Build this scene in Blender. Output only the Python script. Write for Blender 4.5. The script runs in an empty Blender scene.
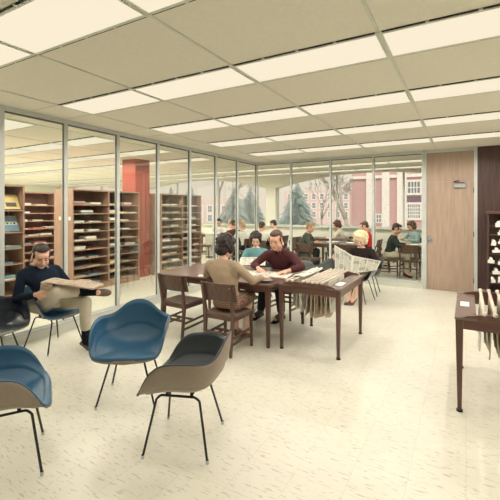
import bpy, math, random
from mathutils import Vector, Matrix, noise
V = Vector
random.seed(7)
PI = math.pi
scene = bpy.context.scene
COL = scene.collection

# ---------------------------------------------------------------- camera
FOC, EYE, YAW = 376.0, 1.62, math.radians(29.88)
SN, CS = math.sin(YAW), math.cos(YAW)
FW = V((-SN, CS, 0)); RT = V((CS, SN, 0))
cam_d = bpy.data.cameras.new('camera'); cam = bpy.data.objects.new('camera', cam_d); COL.objects.link(cam)
cam.location = (0, 0, EYE); cam.rotation_euler = (PI/2, 0, YAW)
cam_d.sensor_width = 36; cam_d.lens = 36*FOC/500; cam_d.shift_y = -0.08; cam_d.clip_start = .02; cam_d.clip_end = 400
scene.camera = cam
def W(px, py, d):
    """world point seen at photo pixel px,py at depth d (used only while laying the room out)"""
    return FW*d + RT*(d*(px-250)/FOC) + V((0, 0, EYE+d*(210-py)/FOC))
def on_y(px, Y):
    u = (px-250)/FOC
    return Y*(-SN+u*CS)/(CS+u*SN)

vs = scene.view_settings
scene.display_settings.display_device = 'sRGB'
vs.view_transform = 'Standard'; vs.look = 'None'; vs.gamma = 1; vs.exposure = 0.0; vs.use_curve_mapping = False

# ---------------------------------------------------------------- materials
def lin(c):
    out = []
    for v in c:
        v /= 255
        out.append(v/12.92 if v <= .04045 else ((v+.055)/1.055)**2.4)
    return out
TINT = (1.0, .93, .79)
def alb(c, k=1.0):
    return [min(.9, v*k/t) for v, t in zip(lin(c), TINT)]+[1]
class NT:
    def __init__(s, name):
        s.m = bpy.data.materials.new(name); s.m.use_nodes = True; s.t = s.m.node_tree; s.t.nodes.clear()
        s.out = s.n('ShaderNodeOutputMaterial')
    def n(s, k, **kw):
        o = s.t.nodes.new(k)
        for a, b in kw.items(): setattr(o, a, b)
        return o
    def l(s, a, b): s.t.links.new(a, b)
def ramp(nt, fac, stops):
    r = nt.n('ShaderNodeValToRGB'); e = r.color_ramp.elements
    while len(e) < len(stops): e.new(.5)
    for q, (p, c) in zip(e, stops): q.position = p; q.color = c
    nt.l(fac, r.inputs[0]); return r
def mat(name, c, rough=.55, metal=0, k=1.0, var=.08, scale=6, bump=0, bscale=60, coat=0, stretch=(1, 1, 1), spec=.5):
    nt = NT(name); b = nt.n('ShaderNodeBsdfPrincipled')
    b.inputs['Roughness'].default_value = rough; b.inputs['Metallic'].default_value = metal
    b.inputs['Coat Weight'].default_value = coat; b.inputs['Specular IOR Level'].default_value = spec
    a = alb(c, k); lo = [v*(1-var) for v in a[:3]]+[1]; hi = [min(.92, v*(1+var)) for v in a[:3]]+[1]
    tc = nt.n('ShaderNodeTexCoord'); mp = nt.n('ShaderNodeMapping'); mp.inputs['Scale'].default_value = stretch
    nt.l(tc.outputs['Object'], mp.inputs[0])
    nz = nt.n('ShaderNodeTexNoise'); nz.inputs['Scale'].default_value = scale; nz.inputs['Detail'].default_value = 4
    nt.l(mp.outputs[0], nz.inputs['Vector'])
    r = ramp(nt, nz.outputs[0], [(.3, lo), (.7, hi)]); nt.l(r.outputs[0], b.inputs['Base Color'])
    if bump:
        z2 = nt.n('ShaderNodeTexNoise'); z2.inputs['Scale'].default_value = bscale; nt.l(tc.outputs['Object'], z2.inputs['Vector'])
        bp = nt.n('ShaderNodeBump'); bp.inputs['Strength'].default_value = bump; bp.inputs['Distance'].default_value = .01
        nt.l(z2.outputs[0], bp.inputs['Height']); nt.l(bp.outputs[0], b.inputs['Normal'])
    nt.l(b.outputs[0], nt.out.inputs[0]); return nt.m
def wood(name, c, k=1.0, axis=2, rough=.4, var=.22):
    st = [14, 14, 14]; st[axis] = .9
    return mat(name, c, rough, 0, k, var, 2.2, stretch=tuple(st), bump=.05, bscale=90)
def emis(name, c, s):
    nt = NT(name); e = nt.n('ShaderNodeEmission'); e.inputs[0].default_value = (*c, 1); e.inputs[1].default_value = s
    nt.l(e.outputs[0], nt.out.inputs[0]); return nt.m

def glass_mat(name, tint=(.96, .98, .95), gloss=.2):
    nt = NT(name)
    tr = nt.n('ShaderNodeBsdfTransparent'); tr.inputs[0].default_value = (*tint, 1)
    gl = nt.n('ShaderNodeBsdfGlossy'); gl.inputs['Roughness'].default_value = .01; gl.inputs[0].default_value = (1, 1, 1, 1)
    fr = nt.n('ShaderNodeFresnel'); fr.inputs[0].default_value = 1.5
    mu = nt.n('ShaderNodeMath', operation='MULTIPLY'); mu.inputs[1].default_value = gloss
    cl = nt.n('ShaderNodeMath', operation='MINIMUM'); cl.inputs[1].default_value = .6
    mx = nt.n('ShaderNodeMixShader')
    nt.l(fr.outputs[0], mu.inputs[0]); nt.l(mu.outputs[0], cl.inputs[0]); nt.l(cl.outputs[0], mx.inputs[0])
    nt.l(tr.outputs[0], mx.inputs[1]); nt.l(gl.outputs[0], mx.inputs[2]); nt.l(mx.outputs[0], nt.out.inputs[0])
    return nt.m

def floor_mat():
    nt = NT('vinyl_tile'); b = nt.n('ShaderNodeBsdfPrincipled')
    tc = nt.n('ShaderNodeTexCoord')
    base = ramp(nt, _noise(nt, tc, (1, 1, 1), 1.6, 3).outputs[0], [(.3, alb((226, 217, 189), 1.03)), (.7, alb((234, 225, 198), 1.03))])
    # streaky flecks, running along two directions tile by tile
    def fl(rot, sc, th):
        mp = nt.n('ShaderNodeMapping'); mp.inputs['Rotation'].default_value = (0, 0, rot); mp.inputs['Scale'].default_value = (sc*.15, sc, 1)
        nt.l(tc.outputs['Object'], mp.inputs[0])
        nz = nt.n('ShaderNodeTexNoise'); nz.inputs['Scale'].default_value = 1; nz.inputs['Detail'].default_value = 3; nz.inputs['Roughness'].default_value = .6
        nt.l(mp.outputs[0], nz.inputs['Vector'])
        return ramp(nt, nz.outputs[0], [(th, (0, 0, 0, 1)), (th+.06, (1, 1, 1, 1))])
    ch = nt.n('ShaderNodeTexChecker'); ch.inputs['Scale'].default_value = 1/.305
    nt.l(tc.outputs['Object'], ch.inputs['Vector'])
    a, c = fl(.15, 74, .585), fl(.15+.9, 74, .585)
    m1 = nt.n('ShaderNodeMix', data_type='RGBA'); nt.l(ch.outputs['Fac'], m1.inputs[0]); nt.l(a.outputs[0], m1.inputs[6]); nt.l(c.outputs[0], m1.inputs[7])
    tone = ramp(nt, _noise(nt, tc, (1, 1, 1), 9, 1).outputs[0], [(.42, alb((150, 140, 122))), (.6, alb((176, 148, 120)))])
    sc = nt.n('ShaderNodeMath', operation='MULTIPLY'); sc.inputs[1].default_value = .5; nt.l(m1.outputs[2], sc.inputs[0])
    m2 = nt.n('ShaderNodeMix', data_type='RGBA'); nt.l(sc.outputs[0], m2.inputs[0]); nt.l(base.outputs[0], m2.inputs[6]); nt.l(tone.outputs[0], m2.inputs[7])
    # fine tile joints
    br = nt.n('ShaderNodeTexBrick'); br.offset = 0; br.inputs['Scale'].default_value = 1; br.inputs['Brick Width'].default_value = .305; br.inputs['Row Height'].default_value = .305
    br.inputs['Mortar Size'].default_value = .0015; br.inputs['Color1'].default_value = (1, 1, 1, 1); br.inputs['Color2'].default_value = (.975, .975, .975, 1); br.inputs['Mortar'].default_value = (.84, .83, .8, 1)
    nt.l(tc.outputs['Object'], br.inputs['Vector'])
    m3 = nt.n('ShaderNodeMix', data_type='RGBA', blend_type='MULTIPLY'); m3.inputs[0].default_value = 1
    nt.l(m2.outputs[2], m3.inputs[6]); nt.l(br.outputs[0], m3.inputs[7]); nt.l(m3.outputs[2], b.inputs['Base Color'])
    b.inputs['Roughness'].default_value = .33; b.inputs['Specular IOR Level'].default_value = .4
    nt.l(b.outputs[0], nt.out.inputs[0]); return nt.m
def _noise(nt, tc, st, s, d):
    mp = nt.n('ShaderNodeMapping'); mp.inputs['Scale'].default_value = st; nt.l(tc.outputs['Object'], mp.inputs[0])
    nz = nt.n('ShaderNodeTexNoise'); nz.inputs['Scale'].default_value = s; nz.inputs['Detail'].default_value = d
    nt.l(mp.outputs[0], nz.inputs['Vector']); return nz

def print_mat(name, base=(226, 217, 190), ink=(96, 92, 84), cols=5.5, rows=60, head=True):
    """newsprint: columns of grey text lines, blocks of picture, all from the sheet's uv"""
    nt = NT(name); b = nt.n('ShaderNodeBsdfPrincipled'); b.inputs['Roughness'].default_value = .8
    uv = nt.n('ShaderNodeUVMap'); sp = nt.n('ShaderNodeSeparateXYZ'); nt.l(uv.outputs[0], sp.inputs[0])
    def mth(op, a, v=None, v2=None):
        q = nt.n('ShaderNodeMath', operation=op)
        for i, z in enumerate((a, v, v2)):
            if z is None: continue
            if isinstance(z, (int, float)): q.inputs[i].default_value = z
            else: nt.l(z, q.inputs[i])
        return q.outputs[0]
    u = mth('FRACT', mth('MULTIPLY', sp.outputs[0], cols)); v = mth('FRACT', mth('MULTIPLY', sp.outputs[1], rows))
    cm = mth('MULTIPLY', mth('GREATER_THAN', u, .1), mth('LESS_THAN', v, .55))
    vr = nt.n('ShaderNodeTexVoronoi'); vr.inputs['Scale'].default_value = 5; vr.distance = 'CHEBYCHEV'; nt.l(uv.outputs[0], vr.inputs['Vector'])
    blk = nt.n('ShaderNodeSeparateColor'); nt.l(vr.outputs['Color'], blk.inputs[0])
    pic = mth('MULTIPLY', mth('GREATER_THAN', blk.outputs[0], .72), mth('GREATER_THAN', u, .1))
    nz = nt.n('ShaderNodeTexNoise'); nz.inputs['Scale'].default_value = 34; nt.l(uv.outputs[0], nz.inputs['Vector'])
    pn = mth('GREATER_THAN', nz.outputs[0], .5)
    f = mth('MAXIMUM', mth('MULTIPLY', cm, .45), mth('MULTIPLY', mth('MULTIPLY', pic, pn), .85))
    mg = mth('MULTIPLY', mth('MULTIPLY', mth('GREATER_THAN', sp.outputs[0], .05), mth('LESS_THAN', sp.outputs[0], .95)), mth('MULTIPLY', mth('GREATER_THAN', sp.outputs[1], .05), mth('LESS_THAN', sp.outputs[1], .94)))
    f = mth('MULTIPLY', f, mg)
    m = nt.n('ShaderNodeMix', data_type='RGBA'); nt.l(f, m.inputs[0]); m.inputs[6].default_value = alb(base); m.inputs[7].default_value = alb(ink)
    nt.l(m.outputs[2], b.inputs['Base Color']); nt.l(b.outputs[0], nt.out.inputs[0]); return nt.m
def plaid_mat(name):
    nt = NT(name); b = nt.n('ShaderNodeBsdfPrincipled'); b.inputs['Roughness'].default_value = .9
    tc = nt.n('ShaderNodeTexCoord')
    ws = []
    for ax in ('X', 'Z'):
        w = nt.n('ShaderNodeTexWave', bands_direction=ax); w.inputs['Scale'].default_value = 14; nt.l(tc.outputs['Object'], w.inputs['Vector'])
        ws.append(ramp(nt, w.outputs['Fac'], [(.75, (0, 0, 0, 1)), (.9, (1, 1, 1, 1))]))
    m = nt.n('ShaderNodeMix', data_type='RGBA'); m.inputs[6].default_value = alb((150, 124, 96)); m.inputs[7].default_value = alb((150, 80, 62)); nt.l(ws[0].outputs[0], m.inputs[0])
    m2 = nt.n('ShaderNodeMix', data_type='RGBA'); nt.l(m.outputs[2], m2.inputs[6]); m2.inputs[7].default_value = alb((94, 84, 70)); nt.l(ws[1].outputs[0], m2.inputs[0])
    nt.l(m2.outputs[2], b.inputs['Base Color']); nt.l(b.outputs[0], nt.out.inputs[0]); return nt.m
def brick_mat(name, c1, c2, mort, w=.3, h=.1):
    nt = NT(name); b = nt.n('ShaderNodeBsdfPrincipled'); b.inputs['Roughness'].default_value = .9
    tc = nt.n('ShaderNodeTexCoord'); mp = nt.n('ShaderNodeMapping'); mp.inputs['Rotation'].default_value = (PI/2, 0, 0); nt.l(tc.outputs['Object'], mp.inputs[0])
    br = nt.n('ShaderNodeTexBrick'); br.inputs['Scale'].default_value = 1; br.inputs['Brick Width'].default_value = w; br.inputs['Row Height'].default_value = h
    br.inputs['Mortar Size'].default_value = .02; br.inputs['Color1'].default_value = alb(c1); br.inputs['Color2'].default_value = alb(c2); br.inputs['Mortar'].default_value = alb(mort)
    nt.l(mp.outputs[0], br.inputs['Vector']); nt.l(br.outputs[0], b.inputs['Base Color']); nt.l(b.outputs[0], nt.out.inputs[0]); return nt.m

M = {}
M['floor'] = floor_mat()
M['tile'] = mat('ceiling_tile', (216, 205, 178), .9, k=1.1, var=.03, scale=40)
M['tee'] = mat('grid_metal', (206, 202, 176), .5)
M['slot'] = mat('dark_slot', (40, 38, 46), .8)
M['diff'] = emis('lit_diffuser', lin((251, 238, 211)), 1.0)
M['frame'] = mat('pale_metal', (204, 202, 186), .38, metal=.0, k=.95, var=.04)
M['frame_dark'] = mat('rubber_gasket', (88, 84, 78), .6)
M['sill'] = mat('pale_sill', (214, 210, 186), .5, var=.04)
M['glass'] = glass_mat('partition_glass')
M['pane'] = glass_mat('window_glass', (.93, .95, .93), .35)
M['white_wall'] = mat('cream_plaster', (232, 224, 198), .8, var=.02)
M['door'] = mat('tan_door_veneer', (172, 146, 120), .5, k=1.0, var=.1, scale=3, stretch=(10, 10, .8))
M['panelling'] = wood('dark_panelling', (74, 50, 42), 1.0, 2, .45, .35)
M['walnut'] = wood('walnut', (100, 68, 54), 1.0, 0, .32)
M['walnutz'] = wood('walnut_legs', (96, 64, 50), 1.0, 2, .35)
M['chairwood'] = wood('chair_wood', (94, 67, 53), 1.0, 2, .35)
M['seatwood'] = wood('seat_wood', (112, 90, 74), 1.0, 1, .3)
M['case'] = wood('bookcase_wood', (168, 130, 104), 1.0, 2, .5, .14)
M['case_in'] = wood('bookcase_back', (136, 100, 84), 1.0, 2, .6, .14)
M['column'] = mat('terracotta_paint', (158, 72, 54), .6, var=.06)
M['blue'] = mat('blue_vinyl', (46, 92, 116), .42, k=.85, var=.05, bump=.04, bscale=200)
M['black_vinyl'] = mat('black_vinyl', (28, 34, 44), .32, var=.1, bump=.04, bscale=200)
M['charcoal'] = mat('charcoal_vinyl', (50, 56, 60), .34, var=.1)
M['slate'] = mat('slate_shell', (86, 92, 86), .4)
M['taupe'] = mat('taupe_fibreglass', (146, 128, 108), .42, k=1.0, var=.07, scale=60)
M['greyshell'] = mat('grey_fibreglass', (136, 134, 118), .42, var=.07, scale=60)
M['steel'] = mat('black_steel', (32, 32, 36), .35, metal=.3)
M['chrome'] = mat('chrome', (190, 190, 185), .25, metal=1)
M['brass'] = mat('brass', (170, 140, 90), .3, metal=1)
M['news'] = print_mat('newsprint')
M['news2'] = print_mat('newsprint_brown', (196, 172, 140), (110, 92, 76))
M['newsbig'] = print_mat('newsprint_open', (228, 220, 194), (84, 82, 78), 4, 36)
M['paper'] = mat('white_paper', (238, 230, 210), .8, var=.03)
M['stick'] = mat('pale_wood_stick', (222, 204, 176), .45, var=.1)
M['tray'] = mat('tray_laminate', (118, 98, 86), .22, var=.05)
M['skin'] = mat('skin', (226, 172, 140), .5, var=.05, scale=12)
M['skin2'] = mat('skin_fair', (236, 190, 158), .5, var=.05, scale=12)
M['lip'] = mat('lips', (172, 96, 82), .5)
M['eye'] = mat('eye', (60, 46, 40), .3)
def cloth(n, c, **k): M[n] = mat(n, c, .9, bump=.35, bscale=28, var=.1, spec=.2, **k)
cloth('navy_wool', (24, 34, 46)); cloth('khaki', (196, 182, 154)); cloth('tan_wool', (168, 144, 114)); cloth('maroon_cotton', (84, 48, 46))
cloth('teal_wool', (112, 158, 152)); cloth('black_wool', (44, 34, 32)); cloth('dark_trouser', (38, 42, 46)); cloth('grey_skirt', (112, 108, 88))
cloth('white_cotton', (226, 218, 198)); cloth('check_cotton', (180, 176, 160)); cloth('red_wool', (206, 52, 50)); cloth('grey_jacket', (82, 84, 72)); cloth('green_jacket', (48, 54, 48))
cloth('cream_wool', (214, 202, 174)); cloth('floral', (150, 172, 160)); cloth('coat_brown', (138, 84, 66)); cloth('coat_beige', (206, 192, 160)); cloth('sock_black', (18, 22, 28)); cloth('sock_grey', (98, 88, 74))
M['plaid'] = plaid_mat('plaid_wool')
M['shoe_brown'] = mat('suede_shoe', (112, 94, 78), .8, bump=.2); M['shoe_black'] = mat('black_shoe', (26, 24, 26), .3); M['shoe_tan'] = mat('brown_shoe', (92, 66, 54), .4)
for n, c in dict(hair_dark=(52, 40, 34), hair_brown=(88, 62, 46), hair_blonde=(232, 208, 158), hair_light=(176, 138, 98), hair_black=(40, 30, 28)).items():
    M[n] = mat(n, c, .6, var=.3, scale=60, bump=.5, bscale=160)
for n, c in dict(b_white=(228, 220, 198), b_cream=(222, 202, 160), b_red=(172, 92, 80), b_blue=(108, 136, 146), b_teal=(124, 158, 150), b_grey=(172, 164, 146), b_yellow=(226, 196, 124), b_dark=(84, 70, 66), b_pink=(206, 150, 132)).items():
    M[n] = mat(n, c, .6, var=.08)
M['brick'] = brick_mat('hazed_red_brick', (196, 150, 140), (202, 158, 148), (206, 170, 160))  # outdoor haze is put into the brick colour as a paler tone
M['brick_far'] = brick_mat('hazed_pink_brick', (216, 184, 172), (222, 192, 180), (226, 202, 190))  # distant brick paled further, haze included in its colour
M['stone'] = mat('pale_stone', (226, 214, 200), .8, k=1.1); M['wintgl'] = mat('dark_window', (128, 134, 136), .2); M['spandrel'] = mat('dark_spandrel', (120, 100, 104), .6)
M['hazed_bark'] = mat('hazed_bark', (176, 164, 150), .9, bump=.3); M['needle'] = mat('conifer_needles', (172, 180, 168), .9, var=.3, scale=3); M['lawn'] = mat('winter_lawn', (190, 184, 160), .95, var=.1, scale=.5)  # bark and needles lightened so their colours carry the haze

# ---------------------------------------------------------------- mesh tools
class MB:
    def __init__(s): s.v = []; s.f = []; s.uv = None
    def add(s, vs_, fs): o = len(s.v); s.v += [V(p) for p in vs_]; s.f += [tuple(i+o for i in q) for q in fs]; return s
    def box(s, x0, x1, y0, y1, z0, z1, m=None):
        p = [V(q) for q in ((x0, y0, z0), (x1, y0, z0), (x1, y1, z0), (x0, y1, z0), (x0, y0, z1), (x1, y0, z1), (x1, y1, z1), (x0, y1, z1))]
        if m: p = [m @ q for q in p]
        return s.add(p, [(3, 2, 1, 0), (4, 5, 6, 7), (0, 1, 5, 4), (1, 2, 6, 5), (2, 3, 7, 6), (3, 0, 4, 7)])
    def bar(s, a, b, w0, d0, w1=None, d1=None, side=None):
        """square bar from a to b, w along side, tapering"""
        a, b = V(a), V(b); w1 = w0 if w1 is None else w1; d1 = d0 if d1 is None else d1
        t = (b-a).normalized(); sd = V(side) if side else (V((1, 0, 0)) if abs(t.x) < .9 else V((0, 1, 0)))
        sd = (sd-t*sd.dot(t)).normalized(); u = t.cross(sd)
        p = []
        for c, w, d in ((a, w0, d0), (b, w1, d1)):
            p += [c-sd*w/2-u*d/2, c+sd*w/2-u*d/2, c+sd*w/2+u*d/2, c-sd*w/2+u*d/2]
        return s.add(p, [(3, 2, 1, 0), (4, 5, 6, 7), (0, 1, 5, 4), (1, 2, 6, 5), (2, 3, 7, 6), (3, 0, 4, 7)])
    def rings(s, rs, close=True):
        o = len(s.v); n = len(rs[0])
        for r in rs: s.v += [V(p) for p in r]
        for i in range(len(rs)-1):
            for j in range(n): s.f.append((o+i*n+j, o+i*n+(j+1) % n, o+(i+1)*n+(j+1) % n, o+(i+1)*n+j))
        if close:
            s.f.append(tuple(o+j for j in range(n))[::-1]); s.f.append(tuple(o+(len(rs)-1)*n+j for j in range(n)))
        return s
    def tube(s, pts, r, n=8):
        pts = [V(p) for p in pts]; rr = r if isinstance(r, (list, tuple)) else [r]*len(pts); rs = []; pu = None
        for i, p in enumerate(pts):
            t = (pts[min(i+1, len(pts)-1)]-pts[max(i-1, 0)]).normalized()
            if pu is None: pu = t.orthogonal().normalized()
            pu = (pu-t*pu.dot(t)).normalized(); w = t.cross(pu)
            rs.append([p+(pu*math.cos(2*PI*k/n)+w*math.sin(2*PI*k/n))*rr[i] for k in range(n)])
        return s.rings(rs)
    def cone(s, a, b, r0, r1, n=14, flat0=False, flat1=False):
        """rounded cone (closed)"""
        a, b = V(a), V(b); t = (b-a).normalized(); u = t.orthogonal().normalized(); w = t.cross(u); rs = []
        def ring(c, r): return [c+(u*math.cos(2*PI*k/n)+w*math.sin(2*PI*k/n))*r for k in range(n)]
        if flat0: rs.append(ring(a, r0*.97))
        else: rs += [ring(a-t*r0*math.cos(q), r0*math.sin(q)) for q in (.12, .45, .8, 1.15)]
        rs.append(ring(a, r0)); rs.append(ring(b, r1))
        if not flat1: rs += [ring(b+t*r1*math.cos(q), r1*math.sin(q)) for q in (1.15, .8, .45, .12)]
        return s.rings(rs)
    def ell(s, c, ax, n=14, m=9):
        """ellipsoid with three axis vectors"""
        c = V(c); a, b, d = [V(q) for q in ax]; rs = []
        for i in range(m):
            q = PI*(i+.35)/(m-.3); rs.append([c+d*-math.cos(q)+(a*math.cos(2*PI*k/n)+b*math.sin(2*PI*k/n))*math.sin(q) for k in range(n)])
        return s.rings(rs)
    def ball(s, c, r, n=10): return s.ell(c, ((r, 0, 0), (0, r, 0), (0, 0, r)), n, 7)
    def loft(s, rs, n=20):
        return s.rings([[V(c)+V(a)*math.cos(2*PI*k/n)+V(b)*math.sin(2*PI*k/n) for k in range(n)] for c, a, b in rs])
    def sheet(s, fn, nu, nv, th=.0015):
        """fn(u,v)->point; thickened sheet with uv"""
        g = [[V(fn(i/nu, j/nv)) for j in range(nv+1)] for i in range(nu+1)]
        o = len(s.v); uvs = []
        def nrm(i, j):
            a = g[min(i+1, nu)][j]-g[max(i-1, 0)][j]; b = g[i][min(j+1, nv)]-g[i][max(j-1, 0)]
            return a.cross(b).normalized()
        for sgn in (1, -1):
            for i in range(nu+1):
                for j in range(nv+1): s.v.append(g[i][j]+nrm(i, j)*th*sgn/2)
        N = (nu+1)*(nv+1); ix = lambda k, i, j: o+k*N+i*(nv+1)+j
        if s.uv is None: s.uv = {}
        for k in (0, 1):
            for i in range(nu+1):
                for j in range(nv+1): s.uv[ix(k, i, j)] = (i/nu, j/nv)
        for i in range(nu):
            for j in range(nv):
                s.f.append((ix(0, i, j), ix(0, i+1, j), ix(0, i+1, j+1), ix(0, i, j+1))); s.f.append((ix(1, i, j+1), ix(1, i+1, j+1), ix(1, i+1, j), ix(1, i, j)))
        for i in range(nu):
            for j in (0, nv): s.f.append((ix(0, i, j), ix(1, i, j), ix(1, i+1, j), ix(0, i+1, j)))
        for j in range(nv):
            for i in (0, nu): s.f.append((ix(0, i, j), ix(0, i, j+1), ix(1, i, j+1), ix(1, i, j)))
        return s
    def mesh(s, name):
        me = bpy.data.meshes.new(name); me.from_pydata([tuple(p) for p in s.v], [], s.f); me.update()
        if s.uv:
            ul = me.uv_layers.new(name='UVMap')
            for lp in me.loops: ul.data[lp.index].uv = s.uv.get(lp.vertex_index, (0, 0))
        return me
    def build(s, name, m, parent=None, loc=None, smooth=False, bevel=0, off=None):
        if off is not None: s.v = [p-off for p in s.v]
        me = s.mesh(name); me.materials.append(M[m] if isinstance(m, str) else m)
        o = bpy.data.objects.new(name, me); COL.objects.link(o)
        import bmesh
        bm = bmesh.new(); bm.from_mesh(me); bmesh.ops.recalc_face_normals(bm, faces=bm.faces); bm.to_mesh(me); bm.free()
        if smooth:
            for p in me.polygons: p.use_smooth = True
        if loc is not None: o.location = loc
        if parent: o.parent = parent
        if bevel:
            b = o.modifiers.new('bevel', 'BEVEL'); b.width = bevel; b.segments = 2; b.limit_method = 'ANGLE'
        return o
def remesh(mb, name, m, vox, parent, off, it=4, fac=.5):
    mb.v = [p-off for p in mb.v]
    me = mb.mesh(name+'_raw'); o = bpy.data.objects.new(name, me); COL.objects.link(o)
    import bmesh
    bm = bmesh.new(); bm.from_mesh(me); bmesh.ops.recalc_face_normals(bm, faces=bm.faces); bm.to_mesh(me); bm.free()
    r = o.modifiers.new('r', 'REMESH'); r.mode = 'VOXEL'; r.voxel_size = vox
    q = o.modifiers.new('s', 'SMOOTH'); q.iterations = it; q.factor = fac
    dg = bpy.context.evaluated_depsgraph_get(); dg.update()
    nm = bpy.data.meshes.new_from_object(o.evaluated_get(dg)); o.modifiers.clear(); o.data = nm; bpy.data.meshes.remove(me)
    nm.name = name; nm.materials.clear(); nm.materials.append(M[m] if isinstance(m, str) else m)
    for p in nm.polygons: p.use_smooth = True
    if parent: o.parent = parent
    return o
def tag(o, label=None, cat=None, group=None, kind=None):
    if label: o['label'] = label
    if cat: o['category'] = cat
    if group: o['group'] = group
    if kind: o['kind'] = kind
    return o
def thing(name, label, cat, loc=(0, 0, 0), rz=0, group=None, kind=None):
    o = bpy.data.objects.new(name, None); COL.objects.link(o); o.empty_display_size = .1
    o.location = loc; o.rotation_euler = (0, 0, rz); return tag(o, label, cat, group, kind)
def dup(o, loc=None, rz=None, label=None, group=None, parent=None):
    c = o.copy(); COL.objects.link(c)
    if parent: c.parent = parent
    if loc is not None: c.location = loc
    if rz is not None: c.rotation_euler = (0, 0, rz)
    if label: c['label'] = label
    if group: c['group'] = group
    for ch in list(o.children): dup(ch, parent=c)
    return c
def struct(name, mb, m, **k): return tag(mb.build(name, m, **k), kind='structure')
def facing(dx, dy): return math.atan2(dy, dx)-PI/2      # rz that turns +y to (dx,dy)

# ---------------------------------------------------------------- the room shell
H = 2.84
XL, YB, XR, YF = -4.70, 8.5, 2.7, -3.2          # glazed left wall, glazed back wall, right wall, wall behind the camera
XO, YO = -18.4, 12.1                            # far left wall and arcaded window wall of the reading room
struct('floor', MB().box(XO, XR, YF, YO+.3, -.2, 0), 'floor')
struct('ceiling', MB().box(XO-.3, XR+.2, YF-.2, YO+.5, H, H+.5), 'tile')
struct('wall_right', MB().box(XR, XR+.2, YF, YO+.3, 0, H), 'white_wall')
struct('wall_front', MB().box(XO, XR, YF-.2, YF, 0, H), 'white_wall')
struct('wall_far_left', MB().box(XO-.2, XO, YF, YO+.3, 0, H), 'white_wall')

# ceiling grid: tees along y every 1.195 m, light strips along x every 1.44 m
X0, DX, Y0, DY, LW = -4.105, 1.195, 1.24, 1.433, .475
g = MB()
k = -12
while X0+k*DX < XR:
    x = X0+k*DX
    if x > XO: g.box(x-.011, x+.011, YF, YO, H-.007, H-.0005)
    k += 1
struct('trim_1', g, 'tee')
g = MB()
for j in range(-3, 8):
    for e in (0, LW):
        y = Y0+j*DY+e; g.box(XO, XR, y-.006, y+.006, H-.005, H-.0005)
struct('trim_2', g, 'tee')
def make_light():
    t = thing('ceiling_light', 'x', 'ceiling light')
    m = MB(); x1 = DX-.022; m.box(0, x1, 0, .02, -.012, 0); m.box(0, x1, LW-.02, LW, -.012, 0); m.box(0, .012, .02, LW-.02, -.012, 0); m.box(x1-.012, x1, .02, LW-.02, -.012, 0)
    for i in range(5):
        for e0, e1 in ((-.014, .001), (LW-.001, LW+.014)): m.box(max(0, i*x1/4-.011), min(x1, i*x1/4+.011), e0, e1, -.0125, -.001)
    m.build('light_frame', 'tee', t)
    MB().box(.012, x1-.012, .02, LW-.02, -.007, -.002).build('diffuser', 'diff', t)
    for e in (-.012, LW+.002): MB().box(.006, x1-.006, e, e+.011, -.0085, -.002).build('air_slot', 'slot', t)
    return t
proto = make_light(); used = False
STRIPS = ['nearest', 'second', 'third', 'fourth', 'fifth', 'sixth', 'seventh', 'eighth']
sp_d = bpy.data.lights.new('panel_fill_spot', 'SPOT'); sp_d.energy = 26; sp_d.spot_size = math.radians(172); sp_d.spot_blend = .35; sp_d.color = (1, .925, .83); sp_d.shadow_soft_size = 0  # unseen spot added below each diffuser to carry most of the panel's light
sp_o = bpy.data.lights.new('outer_fill_spot', 'SPOT'); sp_o.energy = 40; sp_o.spot_size = math.radians(172); sp_o.spot_blend = .35; sp_o.color = (1, .925, .83); sp_o.shadow_soft_size = 0  # same added spot for the hall panels, stronger to brighten the hall
sp_n = sp_d.copy(); sp_n.energy = 14; sp_m = sp_d.copy(); sp_m.energy = 22  # added spots of the nearest rows dimmed to imitate lens vignetting
for j in range(0, 8):
    for i in range(-12, 6):
        x = X0+i*DX+.011; y = Y0+j*DY
        if x < XO or x+DX > XR+.1 or y+LW > YO: continue
        inner = y < YB-.2 and x > XL-.1
        if i == -1 and y < YB: continue                          # plain margin tile over the left glazing
        if y < YB+.1 < y+LW+.05: continue
        if not inner and y < YB and y < -1: continue
        if j < 0 and not inner: continue
        if inner:
            lab = 'lit ceiling panel in the %s row over the glass-walled reading area' % (STRIPS[j] if j >= 0 else 'rearmost'); grp = lab+'s'
        else:
            lab = 'lit ceiling panel beyond the glass, %s row across the outer library hall' % (STRIPS[j]); grp = lab
        if not used: o = proto; o.location = (x, y, H); tag(o, lab, None, grp); used = True
        else: o = dup(proto, (x, y, H), 0, lab, grp)
        if j == 7: continue
        lo = bpy.data.objects.new('panel_fill_spot', (sp_n if j == 0 else sp_m if j == 1 else sp_d) if inner else sp_o); COL.objects.link(lo); lo.location = (x+DX/2, y+LW/2, H-.03)
        tag(lo, kind='structure')

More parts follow.
